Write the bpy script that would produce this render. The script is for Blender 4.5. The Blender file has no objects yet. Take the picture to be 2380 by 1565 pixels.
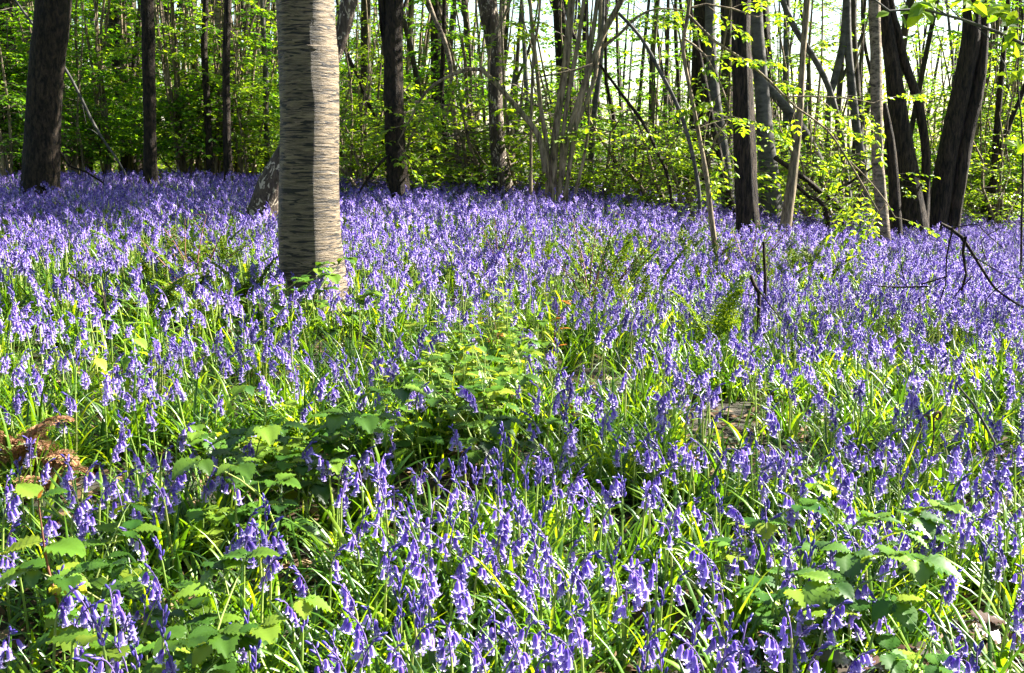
import bpy, math, random
import numpy as np
from mathutils import Vector, Matrix, Quaternion, Euler, noise
PI = math.pi
R = random.Random(11)
sc = bpy.context.scene
COL = sc.collection

# ------------------------------------------------------------------ camera model
F_PX, CX, CY, PITCH, CAMZ = 2600.0, 1190.0, 782.5, math.radians(10), 1.25
FW = Vector((0, math.cos(PITCH), -math.sin(PITCH))); UP = Vector((0, math.sin(PITCH), math.cos(PITCH)))
CAM = Vector((0, 0, CAMZ))
def ray(px, py):
    return FW + Vector((1, 0, 0)) * ((px - CX) / F_PX) + UP * (-(py - CY) / F_PX)
def at(px, py, d):                      # the point d metres ahead seen at that pixel
    r = ray(px, py); return CAM + r * (d / r.y)
def project(p):
    q = p - CAM; z = q.dot(FW)
    if z < .05: return (-9999, -9999, z)
    return (CX + q.x / z * F_PX, CY - q.dot(UP) / z * F_PX, z)

# ------------------------------------------------------------------ terrain
def crest(X, Y):
    u = X / max(Y, 1.0)
    return 12.3 + 2.2 * max(-.6, min(.6, u)) / .6 * .8
def sstep(a, b, x):
    t = max(0., min(1., (x - a) / (b - a))); return t * t * (3 - 2 * t)
def ground(X, Y):
    D = crest(X, Y)
    yy = min(Y, D) if Y > -4 else -4
    z = .034 * yy
    z += -(.060 if X < 0 else .100) * 6 * math.tanh(X / 6) * sstep(-2, 8, Y)
    z += .11 * math.exp(-((X / max(Y, 1.) - .05) / .19) ** 2) * sstep(3, 11, Y)
    over = max(0., Y - D)
    z -= .062 * (min(over, 34) - 1.2 * (1 - math.exp(-over / 1.2)))
    n = noise.noise(Vector((X * .45, Y * .45, 3.1))) * .05 + noise.noise(Vector((X * 1.7, Y * 1.7, 7.7))) * .018
    return z + n * min(1, 1.3)
def hit(px, py, h=0.0):                 # where the ray meets the surface h above the ground
    r = ray(px, py); t = 1.0
    prev = t
    while t < 60:
        p = CAM + r * t
        if p.z <= ground(p.x, p.y) + h:
            a, b = prev, t
            for _ in range(14):
                m = (a + b) / 2; q = CAM + r * m
                if q.z <= ground(q.x, q.y) + h: b = m
                else: a = m
            return CAM + r * b
        prev = t; t += .08
    return None

# ------------------------------------------------------------------ mesh builder
class MB:
    def __init__(s): s.v = []; s.f = {}; s.n = 0; s.tip = []
    def add(s, v, faces, mat=0, tip=None):
        v = np.asarray(v, dtype=np.float64).reshape(-1, 3)
        s.v.append(v); s.tip.append(np.zeros(len(v)) if tip is None else np.asarray(tip, dtype=np.float64))
        for f in faces:
            f = np.asarray(f, dtype=np.int64)
            if f.size == 0: continue
            s.f.setdefault((f.shape[1], mat), []).append(f + s.n)
        s.n += len(v)
    def mesh(s, name, mats, off=(0, 0, 0), smooth=True):
        me = bpy.data.meshes.new(name)
        v = np.concatenate(s.v) - np.asarray(off, dtype=np.float64)
        me.vertices.add(len(v)); me.vertices.foreach_set('co', v.astype(np.float32).ravel())
        loops, starts, mi, pos = [], [], [], 0
        for (k, m), fl in s.f.items():
            fa = np.concatenate(fl); loops.append(fa.ravel())
            starts.append(pos + np.arange(len(fa)) * k); pos += fa.size
            mi.append(np.full(len(fa), m))
        loops = np.concatenate(loops); starts = np.concatenate(starts); mi = np.concatenate(mi)
        me.loops.add(len(loops)); me.loops.foreach_set('vertex_index', loops.astype(np.int32))
        me.polygons.add(len(starts)); me.polygons.foreach_set('loop_start', starts.astype(np.int32))
        me.polygons.foreach_set('material_index', mi.astype(np.int32))
        a = me.attributes.new('tip', 'FLOAT', 'POINT'); a.data.foreach_set('value', np.concatenate(s.tip).astype(np.float32))
        for m in mats: me.materials.append(m)
        me.update(calc_edges=True); me.validate()
        me.polygons.foreach_set('use_smooth', np.full(len(me.polygons), smooth))
        return me
    def build(s, name, mats, parent=None, off=(0, 0, 0), smooth=True):
        if not isinstance(mats, (list, tuple)): mats = [mats]
        o = bpy.data.objects.new(name, s.mesh(name, mats, off, smooth)); COL.objects.link(o)
        if parent is not None: o.parent = parent
        else: o.location = off
        return o

def catmull(P, Rr, step):
    P = [Vector(p) for p in P]
    if len(P) == 2: P = [P[0], P[0].lerp(P[1], .5), P[1]]; Rr = [Rr[0], (Rr[0] + Rr[1]) / 2, Rr[1]]
    Q = [P[0] * 2 - P[1]] + P + [P[-1] * 2 - P[-2]]
    out, rr = [], []
    for i in range(len(P) - 1):
        a, b, c, d = Q[i:i + 4]
        n = max(1, int((c - b).length / step))
        for k in range(n):
            t = k / n
            out.append(.5 * ((2 * b) + (c - a) * t + (2 * a - 5 * b + 4 * c - d) * t * t + (3 * b - a - 3 * c + d) * t ** 3))
            rr.append(Rr[i] + (Rr[i + 1] - Rr[i]) * t)
    out.append(P[-1]); rr.append(Rr[-1]); return out, rr
def tube(mb, P, Rr, sides=8, step=.2, rough=0.0, seed=0., mat=0, tip=0., cap=True, nscale=6, vs=1., lobes=0., ridge=0.):
    P, Rr = catmull(P, Rr, step)
    t0 = (P[1] - P[0]).normalized(); u = t0.orthogonal().normalized()
    V = []
    for i, p in enumerate(P):
        t = (P[min(i + 1, len(P) - 1)] - P[max(i - 1, 0)]).normalized()
        u = (u - t * u.dot(t)).normalized(); w = t.cross(u)
        for k in range(sides):
            a = 2 * PI * k / sides; r = Rr[i]; dx, dy = math.cos(a), math.sin(a)
            if rough:
                q = Vector((dx * nscale * .16 * 2 + seed, dy * nscale * .16 * 2, p.z * nscale * .3 * vs))
                r *= 1 + rough * noise.noise(q) * 1.6 + rough * .7 * noise.noise(q * 2.7)
            if ridge: r *= 1 + ridge * noise.noise(Vector((dx * 2.2, dy * 2.2, p.z * 42))) + ridge * .8 * noise.noise(Vector((dx * 1.2 + 5, dy * 1.2, p.z * 17)))
            if lobes: r *= 1 + lobes * math.exp(-(p.z - P[0].z) / .35) * (.5 + .5 * math.sin(a * 5 + seed * 3 + math.sin(a * 2)))
            c = p + u * (dx * r) + w * (dy * r); V.append(c)
    n = len(P)
    q = [(i * sides + k, i * sides + (k + 1) % sides, (i + 1) * sides + (k + 1) % sides, (i + 1) * sides + k) for i in range(n - 1) for k in range(sides)]
    mb.add(V, [q], mat, [tip] * len(V))
    if cap:
        V2 = V[-sides:] + [P[-1]]
        mb.add(V2, [[(k, (k + 1) % sides, sides) for k in range(sides)]], mat, [tip] * len(V2))

LT = np.array([(0, 0, 0), (.3, .27, .07), (.68, .25, .06), (1, 0, -.12), (.68, -.25, .06), (.3, -.27, .07)])
class Leaves:
    def __init__(s): s.p = []; s.d = []; s.n = []; s.s = []
    def add(s, p, d, n, size): s.p.append(tuple(p)); s.d.append(tuple(d)); s.n.append(tuple(n)); s.s.append(size)
    def flush(s, mb, mat=0, wid=1.0):
        if not s.p: return
        p = np.array(s.p); d = np.array(s.d); nn = np.array(s.n); sz = np.array(s.s)[:, None]
        d /= np.linalg.norm(d, axis=1)[:, None] + 1e-9
        sd = np.cross(nn, d); sd /= np.linalg.norm(sd, axis=1)[:, None] + 1e-9
        nn = np.cross(d, sd)
        V = p[:, None] + sz[:, None] * (LT[None, :, 0:1] * d[:, None] + LT[None, :, 1:2] * sd[:, None] * wid + LT[None, :, 2:3] * nn[:, None])
        k = np.arange(len(p))[:, None] * 6
        mb.add(V.reshape(-1, 3), [k + np.array([0, 3, 2, 1]), k + np.array([0, 5, 4, 3])], mat)

# ------------------------------------------------------------------ materials
def newmat(name):
    m = bpy.data.materials.new(name); m.use_nodes = True; nt = m.node_tree; nt.nodes.clear()
    out = nt.nodes.new('ShaderNodeOutputMaterial'); return m, nt, out
def N(nt, t, **kw):
    n = nt.nodes.new(t)
    for k, v in kw.items():
        if k in n.inputs: n.inputs[k].default_value = v
        else: setattr(n, k, v)
    return n
def ramp(nt, fac, stops):
    r = nt.nodes.new('ShaderNodeValToRGB'); e = r.color_ramp.elements
    while len(e) > 1: e.remove(e[-1])
    e[0].position = stops[0][0]; e[0].color = (*stops[0][1], 1)
    for p, c in stops[1:]:
        x = e.new(p); x.color = (*c, 1)
    nt.links.new(fac, r.inputs[0]); return r
def rnd(nt):                             # one random value per leaf and per plant
    g = nt.nodes.new('ShaderNodeNewGeometry'); o = nt.nodes.new('ShaderNodeObjectInfo')
    a = N(nt, 'ShaderNodeMath', operation='ADD'); nt.links.new(g.outputs['Random Per Island'], a.inputs[0]); nt.links.new(o.outputs['Random'], a.inputs[1])
    f = N(nt, 'ShaderNodeMath', operation='FRACT'); nt.links.new(a.outputs[0], f.inputs[0]); return f.outputs[0], o.outputs['Random']
def leafmat(name, stops, trans, tcol_gain=(1.6, 1.5, .6), rough=.42, spec=.45, vein=0.0):
    m, nt, out = newmat(name); L = nt.links
    r, orr = rnd(nt)
    c = ramp(nt, r, stops)
    tc = nt.nodes.new('ShaderNodeMix'); tc.data_type = 'RGBA'; tc.blend_type = 'MULTIPLY'; tc.inputs[0].default_value = 1
    L.new(c.outputs[0], tc.inputs[6]); tc.inputs[7].default_value = (*tcol_gain, 1)
    d = N(nt, 'ShaderNodeBsdfPrincipled'); d.inputs['Roughness'].default_value = rough
    d.inputs['Specular IOR Level'].default_value = spec
    L.new(c.outputs[0], d.inputs['Base Color'])
    t = N(nt, 'ShaderNodeBsdfTranslucent'); L.new(tc.outputs[2], t.inputs[0])
    mx = N(nt, 'ShaderNodeMixShader'); mx.inputs[0].default_value = trans
    if vein:
        tx = N(nt, 'ShaderNodeTexCoord'); w = N(nt, 'ShaderNodeTexWave', Scale=vein, Distortion=1.0); L.new(tx.outputs['UV'], w.inputs[0])
        b = N(nt, 'ShaderNodeBump', Strength=.4, Distance=.003); L.new(w.outputs[1], b.inputs['Height']); L.new(b.outputs[0], d.inputs['Normal'])
    L.new(d.outputs[0], mx.inputs[1]); L.new(t.outputs[0], mx.inputs[2]); L.new(mx.outputs[0], out.inputs[0]); return m
def bark(name, dark, light, scl, detail=6, bump=.6, dist=.02, lo=.35, hi=.65, moss=0.0, white=None, wscl=(6, 6, 3), rough=.85, spec=.25, wth=.57):
    m, nt, out = newmat(name); L = nt.links
    tx = N(nt, 'ShaderNodeTexCoord'); mp = N(nt, 'ShaderNodeMapping'); mp.inputs['Scale'].default_value = scl
    L.new(tx.outputs['Object'], mp.inputs[0])
    n = N(nt, 'ShaderNodeTexNoise', Scale=1.0, Detail=detail + 3, Roughness=.72, Distortion=.4); L.new(mp.outputs[0], n.inputs['Vector'])
    c = ramp(nt, n.outputs[0], [(lo, dark), (hi, light)])
    n2 = N(nt, 'ShaderNodeTexNoise', Scale=2.2, Detail=4.0); L.new(tx.outputs['Object'], n2.inputs['Vector'])
    mx = nt.nodes.new('ShaderNodeMix'); mx.data_type = 'RGBA'; mx.blend_type = 'MULTIPLY'; mx.inputs[0].default_value = .7
    c2 = ramp(nt, n2.outputs[0], [(.3, (.55, .55, .55)), (.7, (1.15, 1.1, 1.05))]); L.new(c.outputs[0], mx.inputs[6]); L.new(c2.outputs[0], mx.inputs[7])
    col = mx.outputs[2]; hgt = n.outputs[0]
    if white:
        mp2 = N(nt, 'ShaderNodeMapping'); mp2.inputs['Scale'].default_value = wscl; L.new(tx.outputs['Object'], mp2.inputs[0])
        n3 = N(nt, 'ShaderNodeTexNoise', Scale=1.0, Detail=3.0, Distortion=1.5); L.new(mp2.outputs[0], n3.inputs['Vector'])
        f = ramp(nt, n3.outputs[0], [(wth, (0, 0, 0)), (wth + .05, (1, 1, 1))])
        m2 = nt.nodes.new('ShaderNodeMix'); m2.data_type = 'RGBA'; L.new(f.outputs[0], m2.inputs[0]); L.new(col, m2.inputs[6]); m2.inputs[7].default_value = (*white, 1); col = m2.outputs[2]
    if moss:
        n4 = N(nt, 'ShaderNodeTexNoise', Scale=3.0, Detail=5.0); L.new(tx.outputs['Object'], n4.inputs['Vector'])
        f = ramp(nt, n4.outputs[0], [(.52, (0, 0, 0)), (.62, (moss, moss, moss))])
        m3 = nt.nodes.new('ShaderNodeMix'); m3.data_type = 'RGBA'; L.new(f.outputs[0], m3.inputs[0]); L.new(col, m3.inputs[6]); m3.inputs[7].default_value = (.06, .09, .02, 1); col = m3.outputs[2]
    b = N(nt, 'ShaderNodeBump', Strength=bump, Distance=dist); L.new(hgt, b.inputs['Height'])
    d = N(nt, 'ShaderNodeBsdfPrincipled', Roughness=rough); d.inputs['Specular IOR Level'].default_value = spec
    L.new(col, d.inputs['Base Color']); L.new(b.outputs[0], d.inputs['Normal']); L.new(d.outputs[0], out.inputs[0]); return m

def bellmat():
    m, nt, out = newmat('bluebell_petal'); L = nt.links
    r0, orr = rnd(nt)
    h1 = N(nt, 'ShaderNodeMath', operation='MULTIPLY'); L.new(r0, h1.inputs[0]); h1.inputs[1].default_value = .5
    h2 = N(nt, 'ShaderNodeMath', operation='MULTIPLY_ADD'); L.new(orr, h2.inputs[0]); h2.inputs[1].default_value = .5; L.new(h1.outputs[0], h2.inputs[2]); r = h2.outputs[0]
    c = ramp(nt, r, [(.1, (.05, .022, .25)), (.35, (.10, .045, .40)), (.56, (.19, .10, .54)), (.72, (.33, .22, .70)), (.86, (.52, .41, .82)), (1, (.64, .53, .88))])
    a = N(nt, 'ShaderNodeAttribute', attribute_name='tip')
    mx = nt.nodes.new('ShaderNodeMix'); mx.data_type = 'RGBA'; L.new(a.outputs['Fac'], mx.inputs[0]); L.new(c.outputs[0], mx.inputs[6]); mx.inputs[7].default_value = (.66, .57, .92, 1)
    d = N(nt, 'ShaderNodeBsdfPrincipled', Roughness=.38); L.new(mx.outputs[2], d.inputs['Base Color'])
    d.inputs['Specular IOR Level'].default_value = .35
    t = N(nt, 'ShaderNodeBsdfTranslucent'); L.new(mx.outputs[2], t.inputs[0])
    s = N(nt, 'ShaderNodeMixShader'); s.inputs[0].default_value = .36
    L.new(d.outputs[0], s.inputs[1]); L.new(t.outputs[0], s.inputs[2]); L.new(s.outputs[0], out.inputs[0]); return m
def plain(name, c, rough=.7, trans=0):
    m, nt, out = newmat(name)
    d = N(nt, 'ShaderNodeBsdfPrincipled', Roughness=rough)
    tx = N(nt, 'ShaderNodeTexCoord'); n = N(nt, 'ShaderNodeTexNoise', Scale=40.0, Detail=3.0); nt.links.new(tx.outputs['Object'], n.inputs['Vector'])
    r = ramp(nt, n.outputs[0], [(.3, tuple(x * .75 for x in c)), (.7, tuple(min(1, x * 1.2) for x in c))]); nt.links.new(r.outputs[0], d.inputs['Base Color'])
    nt.links.new(d.outputs[0], out.inputs[0]); return m

M_BELL = bellmat()
M_BUD = leafmat('bluebell_bud', [(0, (.035, .025, .2)), (.5, (.07, .05, .32)), (1, (.14, .09, .42))], .12, (1, 1, 1))
M_PED = plain('purple_stalk', (.10, .06, .22))
M_STEM = leafmat('green_stem', [(0, (.17, .27, .05)), (.5, (.27, .38, .08)), (1, (.34, .37, .12))], .3, (1.2, 1.2, .6))
M_BLADE = leafmat('bluebell_leaf', [(0, (.012, .045, .006)), (.35, (.04, .12, .008)), (.75, (.11, .24, .012)), (1, (.22, .34, .02))], .46, (2.5, 1.9, .5), .36, .5)
M_LEAFY = leafmat('fresh_tree_leaf', [(0, (.07, .16, .010)), (.5, (.15, .27, .012)), (1, (.26, .38, .02))], .55, (1.9, 1.6, .6))
M_LEAFD = leafmat('deep_tree_leaf', [(0, (.03, .10, .008)), (.5, (.075, .19, .010)), (1, (.17, .31, .015))], .60, (2.0, 1.8, .5))
M_NETTLE = leafmat('nettle_leaf', [(0, (.06, .15, .02)), (.5, (.12, .25, .03)), (1, (.30, .36, .04))], .45, (2.2, 1.7, .5), .45, .5)
M_BRAM = leafmat('bramble_leaf', [(0, (.03, .10, .015)), (.6, (.08, .19, .02)), (1, (.24, .32, .03))], .45, (2.6, 1.9, .5), .45, .3)
M_BRAMG = leafmat('dark_green_leaf', [(0, (.02, .06, .008)), (.6, (.055, .13, .012)), (1, (.13, .22, .02))], .3, (2.2, 1.8, .5), .38, .45)
M_BRAMD = leafmat('old_bramble_leaf', [(0, (.025, .03, .02)), (.6, (.05, .04, .03)), (1, (.09, .045, .03))], .08, (1.5, 1, .6), .35, .6)
M_YELLOW = leafmat('yellow_young_leaf', [(0, (.35, .42, .03)), (1, (.5, .45, .03))], .45, (1.3, 1.2, .6), .4, .4)
M_ORANGE = leafmat('copper_young_leaf', [(0, (.35, .13, .03)), (1, (.5, .22, .04))], .4, (1.4, 1.1, .6))
M_FERN = leafmat('fern_leaflet', [(0, (.025, .07, .008)), (.6, (.06, .14, .012)), (1, (.15, .25, .02))], .35, (2.2, 1.6, .5), .5, .3)
M_FERNB = leafmat('bright_fern_leaflet', [(0, (.06, .14, .012)), (1, (.18, .29, .02))], .4, (2.1, 1.6, .5), .5, .3)
M_LITTER = leafmat('dead_leaf', [(0, (.05, .03, .018)), (.6, (.12, .07, .035)), (1, (.25, .16, .09))], .1, (1, 1, 1), .7, .2)
M_DRY = leafmat('dry_bracken', [(0, (.20, .09, .04)), (1, (.42, .24, .13))], .2, (1, 1, 1), .7, .2)
M_RUST = plain('rust_red_stem', (.16, .06, .03))
M_TWIG = plain('twig_bark', (.09, .07, .05), .8)
B_CHERRY = bark('cherry_bark', (.04, .03, .018), (.21, .16, .10), (9, 9, 60), bump=1, dist=.015, lo=.36, hi=.62, rough=.55, spec=.3, white=(.010, .008, .006), wscl=(6, 6, 62), wth=.53)
B_DARK = bark('rough_dark_bark', (.003, .0022, .0015), (.062, .043, .027), (38, 38, 14), bump=1, dist=.04, lo=.42, hi=.64)
B_OAK = bark('ridged_bark', (.003, .0022, .0015), (.07, .05, .033), (46, 46, 8), bump=1, dist=.045, lo=.42, hi=.62)
B_GREY = bark('smooth_grey_bark', (.025, .025, .024), (.13, .125, .115), (7, 7, 12), bump=.35, dist=.01)
B_HAZEL = bark('hazel_bark', (.04, .03, .018), (.32, .255, .165), (36, 36, 6), bump=.7, dist=.012, moss=.3, lo=.38, hi=.62)
B_BIRCH = bark('flaky_birch_bark', (.02, .016, .013), (.12, .09, .07), (22, 22, 7), bump=1, dist=.02, white=(.40, .34, .26), wscl=(24, 24, 12))
B_BIRCHW = bark('banded_birch_bark', (.025, .02, .015), (.27, .22, .16), (14, 14, 34), bump=1, dist=.012, lo=.38, hi=.58)
B_BACK = bark('woodland_bark', (.012, .009, .006), (.075, .058, .038), (18, 18, 5), bump=.6, dist=.02, moss=.3)
BK = dict(cherry=B_CHERRY, dark=B_DARK, oak=B_OAK, grey=B_GREY, hazel=B_HAZEL, birch=B_BIRCH, birchw=B_BIRCHW, back=B_BACK)

# ------------------------------------------------------------------ things
def tag(o, label=None, cat=None, group=None, kind=None):
    if label: o['label'] = label
    if cat: o['category'] = cat
    if group: o['group'] = group
    if kind: o['kind'] = kind
    return o
def empty(name, loc, label, cat, group=None, rz=0):
    o = bpy.data.objects.new(name, None); COL.objects.link(o); o.location = loc; o.rotation_euler = (0, 0, rz)
    o.empty_display_size = .1
    return tag(o, label, cat, group)
def dup(o, loc, rz=0, s=1., label=None, group=None, tilt=(0, 0)):
    def cp(x, par):
        c = x.copy(); COL.objects.link(c); c.parent = par
        for ch in KIDS.get(x.name, []): cp(ch, c)
        return c
    c = cp(o, None); c.location = loc; c.rotation_euler = (tilt[0], tilt[1], rz); c.scale = (s,) * 3
    if label: c['label'] = label
    if group: c['group'] = group
    return c
KIDS = {}
def index_kids(o): KIDS[o.name] = [c for c in sc.objects if c.parent == o]; [index_kids(c) for c in KIDS[o.name]]
def move(o, loc, rz=0, s=1.): o.location = loc; o.rotation_euler = (0, 0, rz); o.scale = (s,) * 3

# ------------------------------------------------------------------ foliage sprays
def jit(rg, a): return Vector((rg.uniform(-a, a), rg.uniform(-a, a), rg.uniform(-a, a)))
def spray(W, LV, start, d, L, r, rg, leaf=.055, gap=.07, depth=1, droop=.25, sides=4):
    d = d.normalized(); n = max(3, int(L / gap)); p = start.copy(); pts = [p.copy()]
    side = d.cross(Vector((0, 0, 1)))
    if side.length < .1: side = Vector((rg.uniform(-1, 1), rg.uniform(-1, 1), 0))
    side.normalize(); cur = d.copy(); s = 1 if rg.random() < .5 else -1
    for i in range(n):
        cur = (cur + Vector((0, 0, -droop / n)) + jit(rg, .10)).normalized(); p = p + cur * (L / n); pts.append(p.copy())
        s = -s; f = i / n
        if depth > 0 and f < .85 and rg.random() < .75:
            spray(W, LV, p, cur * .7 + side * s * .8 + jit(rg, .15), L * (.55 - .35 * f) * rg.uniform(.7, 1.2), r * .5, rg, leaf, gap, depth - 1, droop, 3)
        if f > .15 or depth == 0:
            for q in range(2 if depth == 0 else 1):
                ld = (cur * rg.uniform(.2, .9) + side * s * (1 if q == 0 else -1) + jit(rg, .35)).normalized(); ld.z -= .15
                LV.add(p, ld, Vector((rg.uniform(-.45, .45), rg.uniform(-.45, .45), 1)), leaf * rg.uniform(.6, 1.25))
    LV.add(p, cur, Vector((rg.uniform(-.3, .3), 0, 1)), leaf)
    k = max(1, len(pts) // 4); pp = pts[::k]
    if (pp[-1] - pts[-1]).length > 1e-6: pp.append(pts[-1])
    if len(pp) > 1: tube(W, pp, [r * (1 - .8 * i / (len(pp) - 1)) for i in range(len(pp))], sides, step=.5, cap=False)
def crown(W, LV, top, dirv, r0, rg, H=2.5, n=6, leaf=.07, Lr=(1.0, 1.9), gap=.11):
    for i in range(n):
        h = H * (i + .5) / n; p = top + dirv * h; a = rg.uniform(0, 2 * PI)
        spray(W, LV, p, Vector((math.cos(a), math.sin(a), rg.uniform(.3, .8))), rg.uniform(*Lr), r0 * .3, rg, leaf, gap, 2, .2)
    spray(W, LV, top + dirv * H, dirv, 1.2, r0 * .3, rg, leaf, gap, 2, 0)

# ------------------------------------------------------------------ world, camera, sun
cam = bpy.data.cameras.new('camera'); co = bpy.data.objects.new('camera', cam); COL.objects.link(co)
co.location = CAM; co.rotation_euler = (math.radians(90) - PITCH, 0, 0); cam.sensor_width = 36; cam.lens = F_PX / 2380 * 36
cam.clip_end = 600; cam.clip_start = .05; sc.camera = co
SUN_AZ, SUN_EL = math.radians(70), math.radians(35)     # azimuth clockwise from straight ahead
w = bpy.data.worlds.new('World'); sc.world = w; w.use_nodes = True; nt = w.node_tree
sky = nt.nodes.new('ShaderNodeTexSky'); sky.sky_type = 'NISHITA'; sky.sun_disc = False
sky.sun_elevation = SUN_EL; sky.sun_rotation = SUN_AZ; sky.dust_density = 1.0; sky.ozone_density = 1.0
nt.links.new(sky.outputs[0], nt.nodes['Background'].inputs[0]); nt.nodes['Background'].inputs[1].default_value = .05
sl = bpy.data.lights.new('sun', 'SUN'); sl.energy = 5.0; sl.angle = math.radians(.5); sl.color = (1, .94, .84)
so = bpy.data.objects.new('sun', sl); COL.objects.link(so)
sd = Vector((math.sin(SUN_AZ) * math.cos(SUN_EL), math.cos(SUN_AZ) * math.cos(SUN_EL), math.sin(SUN_EL)))
so.rotation_euler = (-sd).to_track_quat('-Z', 'Y').to_euler(); so.location = sd * 30
vs = sc.view_settings; vs.view_transform = 'Standard'; vs.look = 'None'; vs.gamma = 1; vs.exposure = 2.85; vs.use_curve_mapping = False
sc.cycles.max_bounces = 4; sc.cycles.diffuse_bounces = 2; sc.cycles.glossy_bounces = 2; sc.cycles.transmission_bounces = 4
sc.cycles.transparent_max_bounces = 4; sc.cycles.caustics_reflective = False; sc.cycles.caustics_refractive = False
sc.cycles.use_denoising = True; sc.cycles.sample_clamp_indirect = 6

# ------------------------------------------------------------------ ground
def ground_sheet():
    ax = list(np.arange(-16, 16.01, .2)); ext = [17, 19, 22, 27, 35, 50, 80, 140, 300]
    xs = [-e for e in reversed(ext)] + ax + ext
    ys = [-60, -30, -14, -8] + list(np.arange(-4, 20.01, .2)) + [21, 23, 26, 30, 35, 41, 48, 60, 90, 150, 350]
    V = [(x, y, ground(x, y)) for y in ys for x in xs]; nx = len(xs)
    q = [(j * nx + i, j * nx + i + 1, (j + 1) * nx + i + 1, (j + 1) * nx + i) for j in range(len(ys) - 1) for i in range(nx - 1)]
    m, nt, out = newmat('woodland_soil'); L = nt.links
    tx = N(nt, 'ShaderNodeTexCoord'); n = N(nt, 'ShaderNodeTexNoise', Scale=9.0, Detail=8.0, Roughness=.7); L.new(tx.outputs['Object'], n.inputs['Vector'])
    c = ramp(nt, n.outputs[0], [(.35, (.012, .010, .006)), (.52, (.035, .028, .014)), (.6, (.03, .05, .012)), (.75, (.045, .032, .018))])
    b = N(nt, 'ShaderNodeBump', Strength=1.0, Distance=.04); L.new(n.outputs[0], b.inputs['Height'])
    d = N(nt, 'ShaderNodeBsdfPrincipled', Roughness=.95); L.new(c.outputs[0], d.inputs['Base Color']); L.new(b.outputs[0], d.inputs['Normal']); L.new(d.outputs[0], out.inputs[0])
    mb = MB(); mb.add(V, [q]); tag(mb.build('ground', m), kind='structure')
ground_sheet()

# ------------------------------------------------------------------ the trees one can tell apart
# (px, py, width px) along each trunk from top to bottom, in the photograph's 2380 px frame
def trunk_pts(pl, d):
    P, Rr = [], []
    for (x, y, wd) in pl:
        p = at(x, y, d); z = (p - CAM).dot(FW); P.append(p); Rr.append(wd / 2 * z / F_PX)
    return P, Rr
def add_trunk(mb, pl, d, topH=6.0, sides=12, rough=.06, seed=0., toground=True, lobes=.0, step=.12, dd=0., bend=(0, 0), ridge=0.):
    P, Rr = trunk_pts(pl, d)
    if dd:                                   # slight lean in depth, kept small
        for i, p in enumerate(P): p.y += dd * (p.z - P[-1].z)
    P.reverse(); Rr.reverse()
    base = P[0].copy()
    if toground:
        dv = (P[0] - P[1]).normalized(); g = ground(base.x, base.y) - .08
        if P[0].z > g + .05:
            k = (P[0].z - g) / max(.3, -dv.z) if dv.z < -.3 else 0
            nb = P[0] + dv * min(k, 1.2); nb.z = g
            P.insert(0, nb); Rr.insert(0, Rr[0] * 1.12); base = Vector((nb.x, nb.y, g + .08))
    if topH:
        dv = (P[-1] - P[-2]).normalized(); dv.x *= .75; dv.z = max(dv.z, .5); dv.normalize()
        top = P[-1]; rem = topH - top.z
        if rem > .4:
            P.append(top + dv * rem * .5 + Vector((bend[0], bend[1], 0)) * .3); Rr.append(Rr[-1] * .8)
            P.append(top + dv * rem + Vector((bend[0], bend[1], 0))); Rr.append(Rr[-1] * .55)
    tube(mb, P, Rr, sides, step, rough, seed, lobes=lobes, nscale=9, ridge=ridge)
    return base, P, Rr

def tree(name, label, stems, bk, cat='tree', cr=True, H=6.5, n=7, leafm=M_LEAFY, lobes=.25, seed=1, rough=.06, group=None, sides=14, extra=(), leaf=.07, dist=None, partname='trunk', topH=True, ridge=0., step=.12):
    rg = random.Random(seed * 77 + 5)
    base = None; trunks = []; lv = Leaves(); W = MB()
    for k, st in enumerate(stems):
        pl = [(a, b_, c_ * (.76 if partname == 'stem' else 1)) for a, b_, c_ in st]; d = dist
        if d is None:
            x, y, _ = pl[-1]; h = hit(x, y, .27); d = h.y if h is not None else 13
        mb = MB(); b, P, Rr = add_trunk(mb, pl, d, (H * rg.uniform(.85, 1.1)) if topH else 0, sides, rough, seed * 3.7 + k * 11, lobes=lobes, ridge=ridge, step=step)
        if base is None: base = b
        trunks.append(mb)
        if cr:
            dv = (P[-1] - P[-2]).normalized()
            crown(W, lv, P[-1] - dv * (H * .32), dv, Rr[-1] * 1.5 + .012, rg, H * .34, max(2, n // 3), leaf)
    e = empty(name, base, label, cat, group)
    for mb in trunks: mb.build(partname, BK[bk], e, base)
    for (pl, dd2, leafy, lsz) in extra:       # low branches seen in the picture
        P, Rr = trunk_pts(pl, dist + dd2 if dist else d + dd2)
        bm = MB(); tube(bm, P, Rr, 7, .1, .05, seed)
        lv2 = Leaves(); W2 = bm
        if leafy:
            Q, _ = catmull(P, Rr, leafy)
            for i, q in enumerate(Q[1:]):
                a = rg.choice((-1, 1)); t = (Q[min(i + 2, len(Q) - 1)] - Q[i]).normalized()
                sdv = Vector((t.z * a, rg.uniform(-.6, .6), -t.x * a * .5 + .1))
                spray(W2, lv2, q, sdv + t * .6, rg.uniform(.18, .5), .004, rg, lsz, .055, 1, .4, 3)
        b = bm.build('branch', BK[bk], e, base)
        if lv2.p:
            fm = MB(); lv2.flush(fm); f = fm.build('foliage', leafm, b, base, smooth=False)
    if cr:
        lv.flush(W, 1); W.build('crown', [M_TWIG, leafm], e, base, smooth=False)
    return e

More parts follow.
